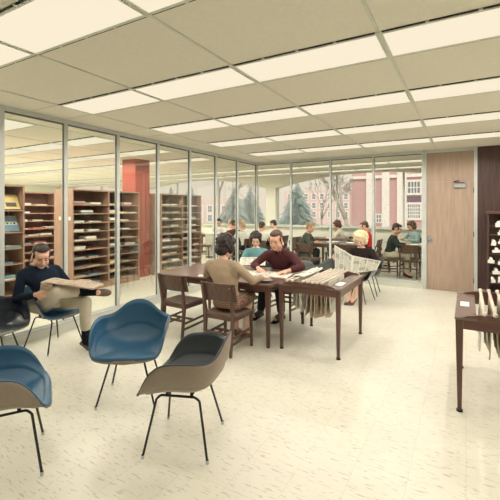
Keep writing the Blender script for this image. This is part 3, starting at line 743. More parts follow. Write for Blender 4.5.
# ---------------------------------------------------------------- newspaper racks
def make_rack(label, x0, x1, y0, y1):
    t = thing('newspaper_rack', label, 'newspaper rack', ((x0+x1)/2, (y0+y1)/2, 0)); o = V(t.location); h = .755
    for x, sx in ((x0, 1), (x1, -1)):
        for y, sy in ((y0, 1), (y1, -1)):
            l = MB().bar((x+sx*.028, y+sy*.028, h-.012), (x+sx*.03, y+sy*.03, .014), .056, .05, .03, .03).build('leg', 'walnutz', t, off=o, bevel=.004)
            MB().tube([(x+sx*.03, y+sy*.03, 0), (x+sx*.03, y+sy*.03, .016)], .024, 10).build('glide', 'steel', l, off=o)
    for y in (y0+.008, y1-.028): MB().box(x0+.05, x1-.05, y, y+.02, h-.085, h-.012).build('apron', 'walnut', t, off=o)
    for x in (x0+.008, x1-.028): MB().box(x, x+.02, y0+.05, y1-.05, h-.085, h-.012).build('apron', 'walnut', t, off=o)
    for x, xx in ((x0-.005, x0+.15), (x1-.15, x1+.005)): MB().box(x, xx, y0-.005, y1+.005, h-.012, h+.008).build('end_shelf', 'tray', t, off=o, bevel=.004)
    for y in (y0-.005, y1-.025):                     # notched rails with swept ends
        m = MB(); N = 24; a, b = x0+.05, x1-.05
        for i in range(N):
            q0, q1 = i/N, (i+1)/N; z = lambda q: h+.010+.034*min(1, 4.5*min(q, 1-q))**.6
            xa, xb_ = a+(b-a)*q0, a+(b-a)*q1
            m.add([(xa, y, h+.008), (xb_, y, h+.008), (xb_, y+.03, h+.008), (xa, y+.03, h+.008), (xa, y, z(q0)), (xb_, y, z(q1)), (xb_, y+.03, z(q1)), (xa, y+.03, z(q0))], [(3, 2, 1, 0), (4, 5, 6, 7), (0, 1, 5, 4), (1, 2, 6, 5), (2, 3, 7, 6), (3, 0, 4, 7)])
        m.build('notched_rail', 'walnutz', t, off=o)
        if y < y0: MB().box(x0+.15, x1-.15, y, y+.03, h-.012, h+.008).build('rail_base', 'walnut', t, off=o)
        else: MB().box(x0+.15, x1-.15, y, y+.03, h-.012, h+.008).build('rail_base', 'walnut', t, off=o)
    MB().box(x1-.13, x1-.05, y0+.22, y0+.42, h+.008, h+.010).build('label_card', 'paper', t, off=o)
    MB().box(x0+.03, x0+.10, y0+.42, y0+.6, h+.008, h+.010).build('label_card', 'paper', t, off=o)
    return t
def news_stick(label, x, y0, y1, z, drop, fan, m_, wide, group, over=0, seed=1, stickm='stick'):
    """wooden stick lying across the rack with a newspaper hanging from it"""
    rnd = random.Random(seed); t = thing('newspaper_stick', label, 'newspaper', (x, (y0+y1)/2, z-.0), 0, group); L = (y1-y0)/2
    m = MB(); m.tube([(0, -L, 0), (0, L, 0)], .0135, 10); m.ball((0, -L, 0), .019); m.ball((0, L, 0), .019); m.build('stick', stickm, t, smooth=True)
    for s_ in (-1, 1):
        ph = rnd.uniform(0, 6)
        a0 = fan*s_*.012
        m = MB(); m.sheet(lambda u, v: V((s_*.009+(a0+.004*s_)*v+.010*math.sin(u*9+ph)*v, -L*wide+2*L*wide*u+.02*v*math.sin(ph), -.012-drop*v*(1-.12*abs(math.sin(u*2.3+ph))))), 20, 6, .009)
        m.build('newspaper', m_, t)
    if over:
        m = MB(); m.sheet(lambda u, v: V(((v-.5)*over, -L*wide*.9+2*L*wide*.9*u, .018+.012*math.cos((v-.5)*PI)+.004*math.sin(u*14))), 20, 8, .006); m.build('folded_front_page', 'newsbig', t)
    return t
ra = (-1.905, -1.17, 3.98, 5.02)
make_rack('wooden newspaper rack stand beside the reading table', *ra)
zr = .755+.054
for i, x in enumerate([-1.80, -1.735, -1.60, -1.545, -1.49, -1.435, -1.38]):
    d = (.34, .42, .46, .50, .38, .44, .40)[i]
    lab = 'newspaper on a wooden stick, the %s from the left in the middle rack' % ['first', 'second', 'third', 'fourth', 'fifth', 'sixth', 'seventh'][i]
    if i == 1: lab = 'newspaper on a stick with a broad page folded over its top, middle rack'
    news_stick(lab, x, 3.99, 5.01, zr, d, 1+.6*(i % 3), 'news' if i in (0, 1, 6) else 'news2', .62 if i != 1 else .7, 'newspapers on sticks in the middle rack', over=.14 if i == 1 else 0, seed=i+3)
rb = (-.075, .685, 3.44, 4.46)
make_rack('wooden newspaper rack stand at the right edge', *rb)
for i, x in enumerate([.125, .197, .269, .345, .425, .495]):
    lab = 'newspaper on a wooden stick, the %s from the left in the right-edge rack' % ['first', 'second', 'third', 'fourth', 'fifth', 'sixth'][i]
    news_stick(lab, x, 3.445, 4.455, zr, (.36, .42, .48, .50, .46, .44)[i], 1.0+.5*(i % 2), ('news', 'news2', 'news', 'news2', 'news', 'news2')[i], .55, 'newspapers on sticks in the right-edge rack', seed=i+30)

# dark periodical rack against the panelled wall
cx0, cx1, cy0, cy1, ch_ = .335, 1.75, 8.05, YB-.05, 1.60
cab = thing('wall_rack', 'dark wooden rack with hanging newspapers against the panelled wall', 'rack', ((cx0+cx1)/2, (cy0+cy1)/2, 0)); co = V(cab.location)
MB().box(cx0-.01, cx1+.01, cy0-.02, cy1, ch_-.05, ch_).build('top_panel', 'walnut', cab, off=co, bevel=.004)
for x in (cx0, cx1-.03): MB().box(x, x+.03, cy0, cy1, 0, ch_-.05).build('side_panel', 'panelling', cab, off=co)
MB().box(cx0+.03, cx1-.03, cy1-.02, cy1, 0, ch_-.05).build('back_panel', 'panelling', cab, off=co)
MB().box(cx0+.03, cx1-.03, cy0+.02, cy1-.02, 0, .12).build('plinth', 'panelling', cab, off=co)
tiers = [1.36, 1.20, 1.02, .85, .68, .50, .33]
for z in tiers: MB().bar((cx0+.03, cy0+.05, z-.03), (cx1-.03, cy0+.05, z-.03), .025, .02, side=(0, 1, 0)).build('cross_rail', 'walnut', cab, off=co)
rnd = random.Random(4); 
for ti, z in enumerate(tiers):
    for i in range(9):
        x = cx0+.07+i*.14+(.05 if ti % 2 else 0)+max(0, z-.95)*.28
        if x > cx1-.1: continue
        nm = 'rolled newspaper on a stick in the %s tier of the dark wall rack' % ORD[ti] if ti < 6 else 'rolled newspaper on a stick in the bottom tier of the dark wall rack'
        x += rnd.uniform(-.02, .02); zz_ = z+rnd.uniform(0, .035)
        t = thing('newspaper_stick', nm, 'newspaper', (x, cy0+.05, zz_), 0, nm.replace('rolled newspaper on a stick', 'newspapers on sticks'))
        m = MB(); m.tube([(0, .22, .012), (0, -.09, -.002+.012)], .011); m.build('stick', 'walnutz', t)
        m = MB(); m.tube([(0.0, .18, .03), (.0, 0.0, .034), (.0, -.1, .028)], [.024, .03, .026], 10); m.build('newspaper', 'paper', t, smooth=True)
        cw = rnd.uniform(.035, .055); MB().box(-cw+rnd.uniform(-.02, .02), cw, -.108, -.103, -.03+rnd.uniform(-.02, .01), .025, Matrix.Rotation(rnd.uniform(-.12, .12), 4, 'Y')).build('title_card', 'b_white', t)

# ---------------------------------------------------------------- people
def hand(m, wr, d, pn, side, curl=.5, k=1.0):
    """wrist, pointing direction, palm normal (where the palm looks), side=+1 thumb on +across"""
    d = V(d).normalized(); pn = V(pn); pn = (pn-d*pn.dot(d)).normalized(); ac = d.cross(pn)*side
    wr = V(wr)
    m.cone(wr-d*.02, wr+d*.03*k, .024*k, .026*k)
    m.ell(wr+d*.052*k, (d*.05*k, ac*.041*k, pn*.016*k))
    for i, (o, L) in enumerate(((.030, .070), (.010, .078), (-.010, .073), (-.029, .058))):
        b = wr+d*.082*k+ac*o*k*1.05; d1 = (d+pn*curl*.5+ac*o*2.0).normalized(); p1 = b+d1*L*.45*k; d2 = (d1+pn*curl*.9).normalized(); p2 = p1+d2*L*.32*k; d3 = (d2+pn*curl*.9).normalized(); p3 = p2+d3*L*.24*k
        m.cone(b-d*.02*k, p1, .0098*k, .0092*k, 8); m.cone(p1, p2, .0092*k, .0084*k, 8); m.cone(p2, p3, .0084*k, .0074*k, 8)
    b = wr+d*.025*k+ac*.024*k; d1 = (d*.75+ac*.75+pn*.25).normalized(); p1 = b+d1*.04*k; d2 = (d*1.0+ac*.3+pn*.35).normalized(); p2 = p1+d2*.034*k
    m.cone(b, p1, .0145*k, .0115*k, 8); m.cone(p1, p2, .0112*k, .0088*k, 8)
def person(label, J, top, bottom, hair, hairm, shoes='shoe_black', skin='skin', sleeve=1.0, hem=.86, skirt=False, collar=None, sock=None, vox=.0055, K=1.0, fem=False, glasses=False):
    """J: world joint positions"""
    g_ = {k: V(v) for k, v in J.items() if not isinstance(v, (int, float))}
    pel, neck, head = g_['pelvis'], g_['neck'], g_['head']
    rt = (g_['shR']-g_['shL']).normalized()
    base = V((pel.x, pel.y, 0)); t = thing('person', label, 'person', base)
    up = (neck-pel).normalized(); fw = up.cross(rt)
    if fw.dot(g_['hd']) < 0: fw = -fw
    fw.normalize()
    # head frame
    hd = g_['hd'].normalized(); hr = hd.cross(V((0, 0, 1))).normalized(); hu = hr.cross(hd).normalized()
    hk = 1.12*min(K, 1.03)
    Hh = lambda x, y, z: head+(hr*x*1.06+hd*y+hu*z)*hk
    ax = lambda a, b, c: (hr*a*hk*1.06, hd*b*hk, hu*c*hk)
    m = MB()
    # head
    m.ell(Hh(0, -.015, .032), ax(.074, .093, .082), 20, 13); m.ell(Hh(0, .022, -.028), ax(.060, .066, .082), 18, 11); m.ell(Hh(0, .052, -.086), ax(.030, .030, .024))
    for s_ in (-1, 1):
        m.ell(Hh(s_*.034, .058, -.026), ax(.026, .024, .026)); m.ell(Hh(s_*.046, .01, -.06), ax(.022, .035, .03)); m.ell(Hh(s_*.074, -.008, -.012), ax(.010, .019, .031)); m.ell(Hh(s_*.026, .078, .026), ax(.022, .012, .008))
    m.cone(Hh(0, .086, .014), Hh(0, .104, -.024), .008*hk, .0125*hk, 10); m.ell(Hh(0, .084, -.052), ax(.022, .012, .011)); m.ell(Hh(0, .075, .045), ax(.045, .022, .03))
    m.cone(neck-up*.02, Hh(0, -.028, -.055), .056*K*(.86 if fem else 1), .052*K*(.88 if fem else 1))
    # torso under the clothes
    ch = pel.lerp(neck, .62); wst = pel.lerp(neck, .3)
    sw = (g_['shR']-g_['shL']).length/2; dp = .095*K
    tr = [(pel-up*.06, rt*.13*K, fw*.10*K), (pel+up*.02, rt*.155*K, fw*.115*K), (wst, rt*(.125 if fem else .14)*K, fw*.095*K), (ch, rt*(sw*.86), fw*.108*K), (pel.lerp(neck, .82), rt*(sw*.9), fw*.092*K), (pel.lerp(neck, .95), rt*(sw*.6), fw*.07*K), (neck+up*.02, rt*.055*K, fw*.055*K)]
    def infl(rs, e): return [(c, a+a.normalized()*e, b+b.normalized()*e) for c, a, b in rs]
    m.loft(tr)
    for S in 'RL':
        sh, el, wr = g_['sh'+S], g_['el'+S], g_['wr'+S]; q = .9 if fem else 1
        m.cone(neck-up*.03, sh, .045*K*q, .046*K*q); m.cone(sh, el, .048*K*q, .038*K*q); m.cone(el, wr, .039*K*q, .025*K*q)
        d = g_.get('hd'+S, (wr-el)); pn = g_.get('pn'+S, V((0, 0, -1)))
        hand(m, wr, d, pn, 1 if J.get('thumb'+S, 1) > 0 else -1, J.get('curl', .5), K)
        hip = pel+rt*(.09 if S == 'R' else -.09)*K; kn, an, toe = g_['kn'+S], g_['an'+S], g_['toe'+S]
        m.cone(hip, kn, .080*K*q, .052*K*q); cf = kn.lerp(an, .3)+(hip-kn).normalized()*.01
        m.cone(kn, cf, .051*K*q, .052*K*q); m.cone(cf, an, .052*K*q, .033*K*q); m.cone(an, toe.lerp(an, .4), .034*K, .03*K)
    remesh(m, 'body', skin, vox, t, base, 3)
    # face
    for s_ in (-1, 1):
        MB().ell(Hh(s_*.029, .0835, .004), ax(.0135, .006, .0048), 10, 6).build('eye', 'eye', t, off=base, smooth=True)
        MB().cone(Hh(s_*.014, .093, .025), Hh(s_*.044, .083, .026), .0042*hk, .003*hk, 6).build('eyebrow', hairm, t, off=base, smooth=True)
    m = MB(); m.ell(Hh(0, .0945, -.050), ax(.021, .005, .0035), 10, 6); m.ell(Hh(0, .0935, -.058), ax(.017, .006, .0042), 10, 6); m.build('mouth', 'lip', t, off=base, smooth=True)
    # hair
    rnd = random.Random(int(abs(head.x*1000))); m = MB()
    if hair == 'short':
        m.ell(Hh(0, -.036, .052), ax(.0775, .088, .080), 20, 13); m.ell(Hh(0, .020, .099), ax(.058, .056, .030), 14, 9); m.ell(Hh(0, -.062, -.01), ax(.062, .05, .055))
        for s_ in (-1, 1): m.ell(Hh(s_*.066, .02, .03), ax(.012, .02, .032))
    elif hair == 'bob':
        m.ell(Hh(0, -.03, .036), ax(.094, .10, .097), 20, 13); m.ell(Hh(0, -.05, -.045), ax(.084, .068, .07), 16, 10); m.ell(Hh(0, .035, .088), ax(.068, .055, .038))
        for s_ in (-1, 1): m.ell(Hh(s_*.074, .015, -.01), ax(.022, .035, .06))
        for _ in range(70):
            a = rnd.uniform(0, 2*PI); e = rnd.uniform(-.7, 1.4); x, y, z = math.cos(a)*math.cos(e), math.sin(a)*math.cos(e), math.sin(e)
            if y > .45 and z < .62: continue
            m.ball(Hh(x*.092, -.03+y*.098, .03+z*.097), rnd.uniform(.014, .024)*hk, 8)
    else:  # curly
        m.ell(Hh(0, -.03, .04), ax(.098, .098, .096), 20, 13); m.ell(Hh(0, .04, .09), ax(.07, .05, .036))
        for s_ in (-1, 1): m.ell(Hh(s_*.082, .01, -.015), ax(.024, .036, .055))
        for _ in range(170):
            a = rnd.uniform(0, 2*PI); e = rnd.uniform(-.85, 1.5); x, y, z = math.cos(a)*math.cos(e), math.sin(a)*math.cos(e), math.sin(e)
            if y > .5 and z < .6: continue
            if y > .2 and z < -.1: continue
            m.ball(Hh(x*.1, -.028+y*.1, .03+z*.1), rnd.uniform(.016, .026)*hk, 8)
    remesh(m, 'hair', hairm, max(.006, vox), t, base, 1)
    # upper garment
    v2 = max(.009, vox); m = MB(); rs = infl(tr, .014); rs[-1] = (neck+up*.012, rt*.060*K, fw*.062*K)
    m.loft(rs)
    for S in 'RL':
        sh, el, wr = g_['sh'+S], g_['el'+S], g_['wr'+S]; q = .92 if fem else 1
        m.cone(neck-up*.035, sh-up*.004, .058*K*q, .058*K*q); m.cone(sh-up*.006, el, .060*K*q, .050*K*q); m.cone(sh-up*.02, ch+rt*(.1 if S == 'R' else -.1), .062*K, .08*K)
        we = el.lerp(wr, .97*sleeve); m.cone(el, we, .052*K*q, (.036+.012*(1-sleeve))*K, flat1=True)
    topo = remesh(m, 'sweater' if 'sweater' in label or 'pullover' in label else 'shirt' if 'shirt' in label else 'jacket' if 'jacket' in label else 'top', top, v2, t, base, 3)
    if collar:
        m = MB()
        for s_ in (-1, 1):
            a = neck+up*.040-fw*.055; b = neck+up*.018+fw*.068+rt*s_*.018; c = neck-up*.035+fw*.112+rt*s_*.04
            m.tube([a+rt*s_*.02, a+rt*s_*.062+fw*.035, b+rt*s_*.045, b], [.017, .019, .018, .014], 8); m.tube([b+rt*s_*.02, c], [.019, .009], 8)
        m.build('collar', collar, t, off=base, smooth=True)
    # lower garment
    m = MB(); m.loft([(pel-up*.07, rt*.15*K, fw*.12*K), (pel+up*.02, rt*.172*K, fw*.132*K), (pel+up*.10, rt*.15*K, fw*.112*K)])
    for S in 'RL':
        hip = pel+rt*(.088 if S == 'R' else -.088)*K; kn, an = g_['kn'+S], g_['an'+S]
        if skirt: m.cone(hip, kn+(kn-hip).normalized()*.02, .098*K, .075*K, flat1=True)
        else:
            m.cone(hip, kn, .098*K, .072*K); m.cone(kn, kn.lerp(an, hem), .072*K, .055*K, flat1=True)
    if skirt:
        a, b = pel, (g_['knR']+g_['knL'])/2; m.loft([(a-up*.02, rt*.14*K, V((0, 0, .07))), (a.lerp(b, .5), rt*.13*K, V((0, 0, .075))), (b, rt*.10*K, V((0, 0, .065)))])
    remesh(m, 'skirt' if skirt else 'trousers', bottom, v2, t, base, 3)
    for S in 'RL':
        an, toe, kn = g_['an'+S], g_['toe'+S], g_['kn'+S]; f = (toe-an); leg = (kn-an).normalized(); fd = (f-leg*f.dot(leg)*.0).normalized()
        sd = fd.cross(leg).normalized(); dn = sd.cross(fd).normalized()
        if dn.dot(leg) > 0: dn = -dn
        h0 = an-fd*.045*K+dn*.035; tip = toe+fd*.03
        m = MB(); L = (tip-h0).length
        def rg(q, w_, hh, drop=0): c = h0+fd*L*q+dn*(.008); return (c-dn*(hh-.03), sd*w_, dn*hh)
        m.loft([rg(0, .022, .028), rg(.07, .034, .04), rg(.28, .036, .043), rg(.5, .04, .034), rg(.75, .045, .027), rg(.93, .036, .021), rg(1, .016, .012)], 16)
        m.build('shoe', shoes, t, off=base, smooth=True)
        if sock: MB().cone(an+leg*.2, an-leg*.01, .049*K, .043*K, 14, flat0=True).cone(an, an.lerp(toe, .45), .043*K, .039*K, 12).build('sock', sock, t, off=base, smooth=True)
    return t

def Wd(px, py, d): return W(px, py, d)
# --- man at the left, ankle on knee
person('man in a navy pullover sitting cross-legged with a newspaper at the left', dict(
    pelvis=(-4.20, 2.66, .535), neck=(-4.30, 2.565, .965), head=(-4.225, 2.545, 1.085), hd=(.86, -.30, -.42),
    shR=(-4.335, 2.40, .905), shL=(-4.30, 2.77, .905), elR=(-4.33, 2.33, .63), elL=(-4.18, 2.90, .66), wrR=(-4.05, 2.38, .70), wrL=(-3.96, 2.78, .76),
    hdR=(.9, .3, .15), pnR=(-.2, .9, -.3), hdL=(.9, -.2, 0), pnL=(0, -.5, -1), thumbR=-1, curl=.8,
    knR=(-3.83, 2.48, .735), anR=(-3.81, 2.82, .67), toeR=(-3.60, 2.94, .665), knL=(-3.79, 2.80, .56), anL=(-3.82, 2.83, .10), toeL=(-3.74, 2.87, .04)),
    'navy_wool', 'khaki', 'short', 'hair_dark', 'shoe_brown', collar='check_cotton', sock='sock_black', hem=.70, K=1.0)
# newspaper on his lap
def np_lap(u, v):
    a = V((-3.89, 2.34, .815)); e1 = V((.36, .37, -.085)); e2 = V((-.13, .24, .0))
    p = a+e1*u+e2*v; p.z += .014*math.sin(PI*u)+.008*math.sin(u*7+v*3); return p
b0 = V((-3.8, 2.6, .8))
for i in range(1):
    t = thing('newspaper', 'newspaper draped over the raised knee of the man at the left', 'newspaper', b0)
    for q, dz_ in enumerate((0, .010)):
        MB().sheet(lambda u, v: np_lap(u, v)+V((.012*q*(u-.5), 0, .022+dz_+.006*math.sin(u*11+q))), 24, 8, .006).build('page', 'news2', t, off=b0)
    MB().sheet(lambda u, v: V((-3.89, 2.34, .815)).lerp(V((-3.81, 2.42, .80)), u)+V((-.05*v, .02*v, .025-.08*v)), 8, 4, .004).build('turned_page', 'news2', t, off=b0)

# --- woman in tan, from behind
person('woman in a tan sweater and plaid skirt seated with her back to the camera', dict(
    pelvis=(-2.44, 3.72, .535), neck=(-2.56, 3.80, 1.015), head=(-2.545, 3.84, 1.17), hd=(.25, .9, -.42),
    shR=(-2.36, 3.77, .955), shL=(-2.735, 3.77, .955), elR=(-2.17, 3.84, .79), elL=(-2.88, 3.90, .80), wrR=(-2.19, 4.10, .785), wrL=(-2.78, 4.13, .785),
    hdR=(.05, 1, 0), hdL=(.3, 1, 0), thumbR=-1, curl=.25,
    knR=(-2.38, 4.14, .53), anR=(-2.42, 4.08, .09), toeR=(-2.42, 4.21, .04), knL=(-2.58, 4.14, .53), anL=(-2.55, 4.08, .09), toeL=(-2.55, 4.21, .04)),
    'tan_wool', 'plaid', 'bob', 'hair_black', 'shoe_tan', skin='skin2', skirt=True, fem=True, K=1.07)
# --- man in maroon
person('man in a maroon shirt reading at the table, facing the camera', dict(
    pelvis=(-2.41, 5.24, .545), neck=(-2.35, 4.97, 1.035), head=(-2.375, 4.88, 1.178), hd=(.10, -.88, -.32),
    shR=(-2.56, 4.97, .965), shL=(-2.155, 4.95, .965), elR=(-2.70, 4.82, .815), elL=(-1.97, 4.85, .83), wrR=(-2.53, 4.66, .79), wrL=(-2.10, 4.66, .79),
    hdR=(.75, -.6, -.05), hdL=(-.55, -.8, -.05), thumbR=-1, curl=.5,
    knR=(-2.53, 4.82, .53), anR=(-2.64, 4.90, .10), toeR=(-2.73, 4.78, .04), knL=(-2.29, 4.82, .53), anL=(-2.31, 4.93, .10), toeL=(-2.40, 4.80, .04)),
    'maroon_cotton', 'dark_trouser', 'short', 'hair_brown', 'shoe_black', collar='maroon_cotton', sock='sock_grey', sleeve=.8, K=1.06)
# --- woman in teal
def seatpt(x, y, f, r, z, P): return P+f*y+r*x+V((0, 0, z))
def front_person(label, P, f, hdz, **kw):
    """generic seated reader: P on the floor under the pelvis, f facing; hands in front at table or lap height"""
    f = V((f[0], f[1], 0)).normalized(); r = f.cross(V((0, 0, 1))); P = V((P[0], P[1], 0))
    o = lambda x, y, z: P+r*x+f*y+V((0, 0, z))
    lean = kw.pop('lean', .12); hz = kw.pop('hz', .78); hy = kw.pop('hy', .42); hx = kw.pop('hx', .13); hdir = kw.pop('hdir', 0); KK = kw.get('K', 1); dz_ = kw.pop('dz', 0); sp = kw.pop('elb', .28)
    hf = (f+r*hdir).normalized()+V((0, 0, hdz)); s = kw.pop('sz', 1.0)
    J = dict(pelvis=o(0, 0, .535), neck=o(0, lean, 1.0+dz_), head=o(hdir*.03, lean+.06, 1.15+dz_), hd=hf, shR=o(.18*KK, lean-.01, .94+dz_), shL=o(-.18*KK, lean-.01, .94+dz_),
             elR=o(sp, lean+.10, .76+dz_*.5), elL=o(-sp, lean+.10, .76+dz_*.5), wrR=o(hx+.02, hy-.03, hz), wrL=o(-hx-.02, hy-.03, hz), hdR=f-r*.3, hdL=f+r*.3, thumbR=-1, curl=.5,
             knR=o(.10, .42, .53), anR=o(.10, .40, .10), toeR=o(.11, .53, .04), knL=o(-.10, .42, .53), anL=o(-.10, .40, .10), toeL=o(-.11, .53, .04))
    J.update(kw.pop('J', {}))
    return person(label, J, **kw)
front_person('woman in a short-sleeved teal sweater reading a newspaper beyond the table', (-3.26, 5.90), (.42, -.9), -.55, lean=.07, hz=.77, hy=.33, elb=.23, dz=-.05, top='teal_wool', bottom='grey_skirt', hair='bob', hairm='hair_dark', skin='skin2', sleeve=.25, skirt=True, fem=True, K=.93, vox=.007)
def cyl_sheet(P, Q, hgt, tilt, bulge, f):
    P, Q = V(P), V(Q)
    return lambda u, v: P.lerp(Q, u)+f*(bulge*abs(2*u-1)-bulge)+V((0, 0, hgt*(v-.5)))+f*(tilt*(v-.5))
b0 = V((-3.08, 5.46, .775)); tf = V((.42, -.9, 0)).normalized(); tr_ = tf.cross(V((0, 0, 1)))
t = thing('newspaper', 'newspaper held low by the woman in the teal sweater', 'newspaper', b0)
MB().sheet(lambda u, v: tr_*(.42*(u-.5))+tf*(.20*(v-.5)*-1+.05*abs(2*u-1))+V((0, 0, .10*(v-.5)-.005)), 16, 6, .006).build('page', 'news', t)

# --- blonde reader
person('blonde woman in a black sweater holding an open newspaper in an armchair', dict(
    pelvis=(-1.63, 6.80, .525), neck=(-1.60, 6.72, .955), head=(-1.60, 6.655, 1.10), hd=(-.05, -.85, -.42),
    shR=(-1.78, 6.72, .90), shL=(-1.42, 6.72, .90), elR=(-1.93, 6.58, .70), elL=(-1.27, 6.58, .68), wrR=(-1.965, 6.37, .80), wrL=(-1.37, 6.36, .72),
    hdR=(-.1, -1, .3), hdL=(-.6, -.7, .1), pnR=(.9, -.1, 0), pnL=(-.8, .3, 0), thumbR=-1, curl=.6,
    knR=(-1.76, 6.40, .52), anR=(-1.735, 6.47, .11), toeR=(-1.79, 6.35, .04), knL=(-1.57, 6.37, .53), anL=(-1.66, 6.50, .11), toeL=(-1.70, 6.37, .04)),
    'black_wool', 'grey_skirt', 'curly', 'hair_blonde', 'shoe_tan', skin='skin2', skirt=True, fem=True, K=1.0, vox=.006)
fold = [W(352.5, 255.5, 5.98), W(351, 273, 5.98)]; lf = [W(334.5, 245, 6.2), W(335, 271, 6.15)]; rf = [W(381, 261, 6.12), W(376.5, 270, 6.1)]
b0 = (fold[0]+fold[1])/2
t = thing('newspaper', 'wide open newspaper held up by the blonde woman', 'newspaper', b0)
def page(A, B, bow): return lambda u, v: (A[0].lerp(B[0], u)).lerp(A[1].lerp(B[1], u), 1-v)-FW*bow*math.sin(PI*u)-b0
MB().sheet(page(lf, fold, .02), 14, 8, .004).build('left_page', 'newsbig', t)
MB().sheet(page(fold, rf, .03), 14, 8, .004).build('right_page', 'newsbig', t)

# ---------------------------------------------------------------- reading hall beyond the glass: tables, chairs, readers
tb = [('hall table beyond the back glass, with the blond man leaning on it', -3.55, -2.35, 9.35, 10.25),
      ('hall table by the windows, in front of the woman in the cream sweater', -4.3, -2.95, 11.0, 11.75),
      ('hall table beyond the glass nearest the door, with open books', -1.32, .2, 9.75, 10.65),
      ('hall table beyond the glass corner, left of the corner mullion', -6.6, -5.0, 10.35, 11.15),
      ('hall table at the far left of the hall, beside the pale cabinet', -8.8, -7.7, 10.9, 11.6),
      ('hall table just right of the white window pier', -4.55, -3.9, 9.9, 10.6),
      ('small hall table in front of the woman in red', -3.0, -2.6, 10.6, 11.3)]
for l_, a, b, c, d in tb[:5]: make_table(l_, a, b, c, d)
R = lambda *a, **k: front_person(*a, vox=.011, **k)
def rd(label, px, d, f, top, hairm, hair='short', **kw):
    p = FW*d+RT*(d*(px-250)/FOC)
    bt = kw.pop('bottom', 'dark_trouser')
    R(label, (p.x, p.y), f, -.5, top=top, bottom=bt, hair=hair, hairm=hairm, **kw)
    return p
def rchair(label, p, f, back=.0):
    f = V((f[0], f[1], 0)).normalized(); chair(label, p.x-f.x*.0, p.y-f.y*.0, f.x, f.y)
spec = [
 ('blond man in a grey jacket leaning on a hall table beyond the glass', 301, 10.1, (1, .1), 'grey_jacket', 'hair_light', 'short', {}),
 ('woman in a cream sweater seated by the windows, beyond the glass', 343, 11.75, (-1, -.1), 'cream_wool', 'hair_brown', 'bob', dict(fem=True)),
 ('person in a bright red sweater seated beyond the back glass', 371, 10.55, (-1, 0), 'red_wool', 'hair_brown', 'short', {}),
 ('man in a dark jacket and khaki trousers seated at the table nearest the door', 389, 9.25, (1, .12), 'green_jacket', 'hair_dark', 'short', dict(bottom='khaki')),
 ('woman in a floral blouse top, reading at the table nearest the door', 417, 10.85, (-.75, -.65), 'floral', 'hair_brown', 'bob', dict(fem=True)),
 ('man in a white shirt with dark hair just right of the corner mullion', 278, 12.1, (-1, .1), 'white_cotton', 'hair_dark', 'short', {}),
 ('person in a white shirt, seen directly behind the corner mullion', 260, 10.3, (-.2, 1), 'white_cotton', 'hair_brown', 'short', {}),
 ('light-haired person in a white shirt leaning over a table, left of the corner', 247, 11.0, (-1, .5), 'white_cotton', 'hair_light', 'short', {}),
 ('person in a dark green jacket, bent over a table left of the corner', 236, 11.6, (-.8, .6), 'green_jacket', 'hair_dark', 'short', {}),
 ('person in a cream shirt top with light hair, further left in the hall', 226, 12.6, (.6, .8), 'cream_wool', 'hair_light', 'short', {}),
 ('dark-haired person in a white shirt farthest away beside the forked tree', 219.5, 14.2, (.4, -.9), 'white_cotton', 'hair_dark', 'short', {})]
for l_, px, d, f, tp, hm, hs, kw in spec:
    p = rd(l_, px, d, f, tp, hm, hs, lean=.2 if 'lean' in l_ or 'bent' in l_ else .12, **kw)
    rchair('wooden chair under the '+' '.join(l_.split(',')[0].replace('seated ', '').split()[:11]), p, f)
# empty chairs seen in the hall
chair('empty wooden chair beyond the glass, in front of the blond man', *(FW*9.3+RT*(9.3*(309-250)/FOC))[:2], .2, 1)
chair('empty wooden chair beyond the glass under the blond man\'s book', *(FW*10.4+RT*(10.4*(336-250)/FOC))[:2], -.4, -1)
chair('empty wooden chair between two hall tables, behind the newspaper rack', *(FW*11.6+RT*(11.6*(290-250)/FOC))[:2], -1, .1)
chair('empty wooden chair beyond the glass, at the near side of the table by the door', *(FW*9.0+RT*(9.0*(410-250)/FOC))[:2], 0.05, 1)
chair('empty wooden chair beyond the glass, right of the far bookcase', *(FW*12.8+RT*(12.8*(205-250)/FOC))[:2], .9, .3)
p = FW*9.9+RT*(9.9*(380-250)/FOC)
cc = chair('wooden chair with a reddish brown coat over its back, beyond the glass', p.x, p.y, -1, -.1)
m = MB(); m.sheet(lambda u, v: V(((u-.5)*(.40+.05*math.sin(v*3)), -.29-.02-.045*math.sin(min(1, v*6)*PI/2)+.0+.02*math.sin(u*9)*v, .835-.56*v)), 14, 10, .025)
co_ = m.build('coat', 'coat_brown', loc=(p.x, p.y, 0), smooth=True); co_.rotation_euler = cc.rotation_euler; tag(co_, 'reddish brown coat hung over a chair back beyond the glass', 'coat')
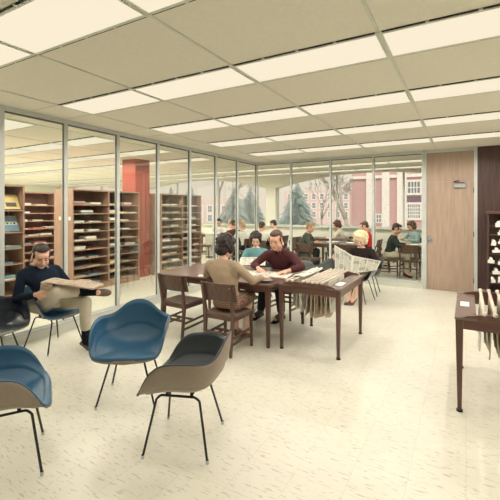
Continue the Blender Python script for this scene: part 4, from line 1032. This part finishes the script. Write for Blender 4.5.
# pale book cabinet in the hall
p = FW*13+RT*(13*(211.5-250)/FOC)
t = thing('pale_cabinet', 'narrow pale cabinet standing in the hall right of the far bookcase', 'cabinet', (p.x, p.y, 0), .2)
MB().box(-.14, .14, -.2, .2, .04, .8).build('carcass', 'sill', t); MB().box(-.2, .2, -.23, .23, .8, .83).build('top_panel', 'paper', t); MB().box(-.12, .12, -.18, .18, 0, .04).build('plinth', 'slot', t)
# books and papers on the hall tables
def book(label, x, y, rz, m_='b_white', op=True, z=.7505):
    t = thing('open_book' if op else 'book', label, 'book', (x, y, z), rz)
    if op:
        for s_ in (-1, 1): MB().sheet(lambda u, v: V((s_*(.002+.15*u), (v-.5)*.24, .012+.022*math.sin(PI*min(1, u*1.1))*.8)), 8, 2, .010).build('page_block', 'paper', t)
        MB().box(-.155, .155, -.124, .124, 0, .004).build('cover', m_, t)
    else:
        MB().box(-.1, .1, -.14, .14, .004, .028).build('page_block', 'paper', t); m = MB(); m.box(-.105, .105, -.145, .145, 0, .004); m.box(-.105, .105, -.145, .145, .028, .032); m.box(-.105, -.101, -.145, .145, .004, .028); m.build('cover', m_, t)
    return t
book('open book on the hall table in front of the blond man', -3.1, 9.85, 1.4, 'b_dark'); book('closed book on the near side of the blond man\'s table', -2.75, 9.55, .4, 'b_dark', False)
book('open book on the table nearest the door, before the floral top', -.85, 10.3, .5); book('open book on the table nearest the door, by the dark jacket', -1.1, 9.98, 1.5); book('closed dark book on the table nearest the door', -.45, 10.4, .2, 'b_dark', False)
book('open book on the window table before the cream sweater', -3.6, 11.35, 1.2); book('open book on the table left of the corner mullion', -5.5, 10.7, .4); book('closed book on the table left of the corner mullion', -6.1, 10.7, .9, 'b_teal', False)
flat_paper('paper_sheet', 'white paper sheets on the hall table of the blond man', 'paper', -2.75, 9.95, .5, .35, .3, m_='paper', th=.002, wav=.003)
flat_paper('paper_sheet', 'white paper sheets on the table left of the corner mullion', 'paper', -5.3, 10.95, .5, .25, .1, m_='paper', th=.002, wav=.003)
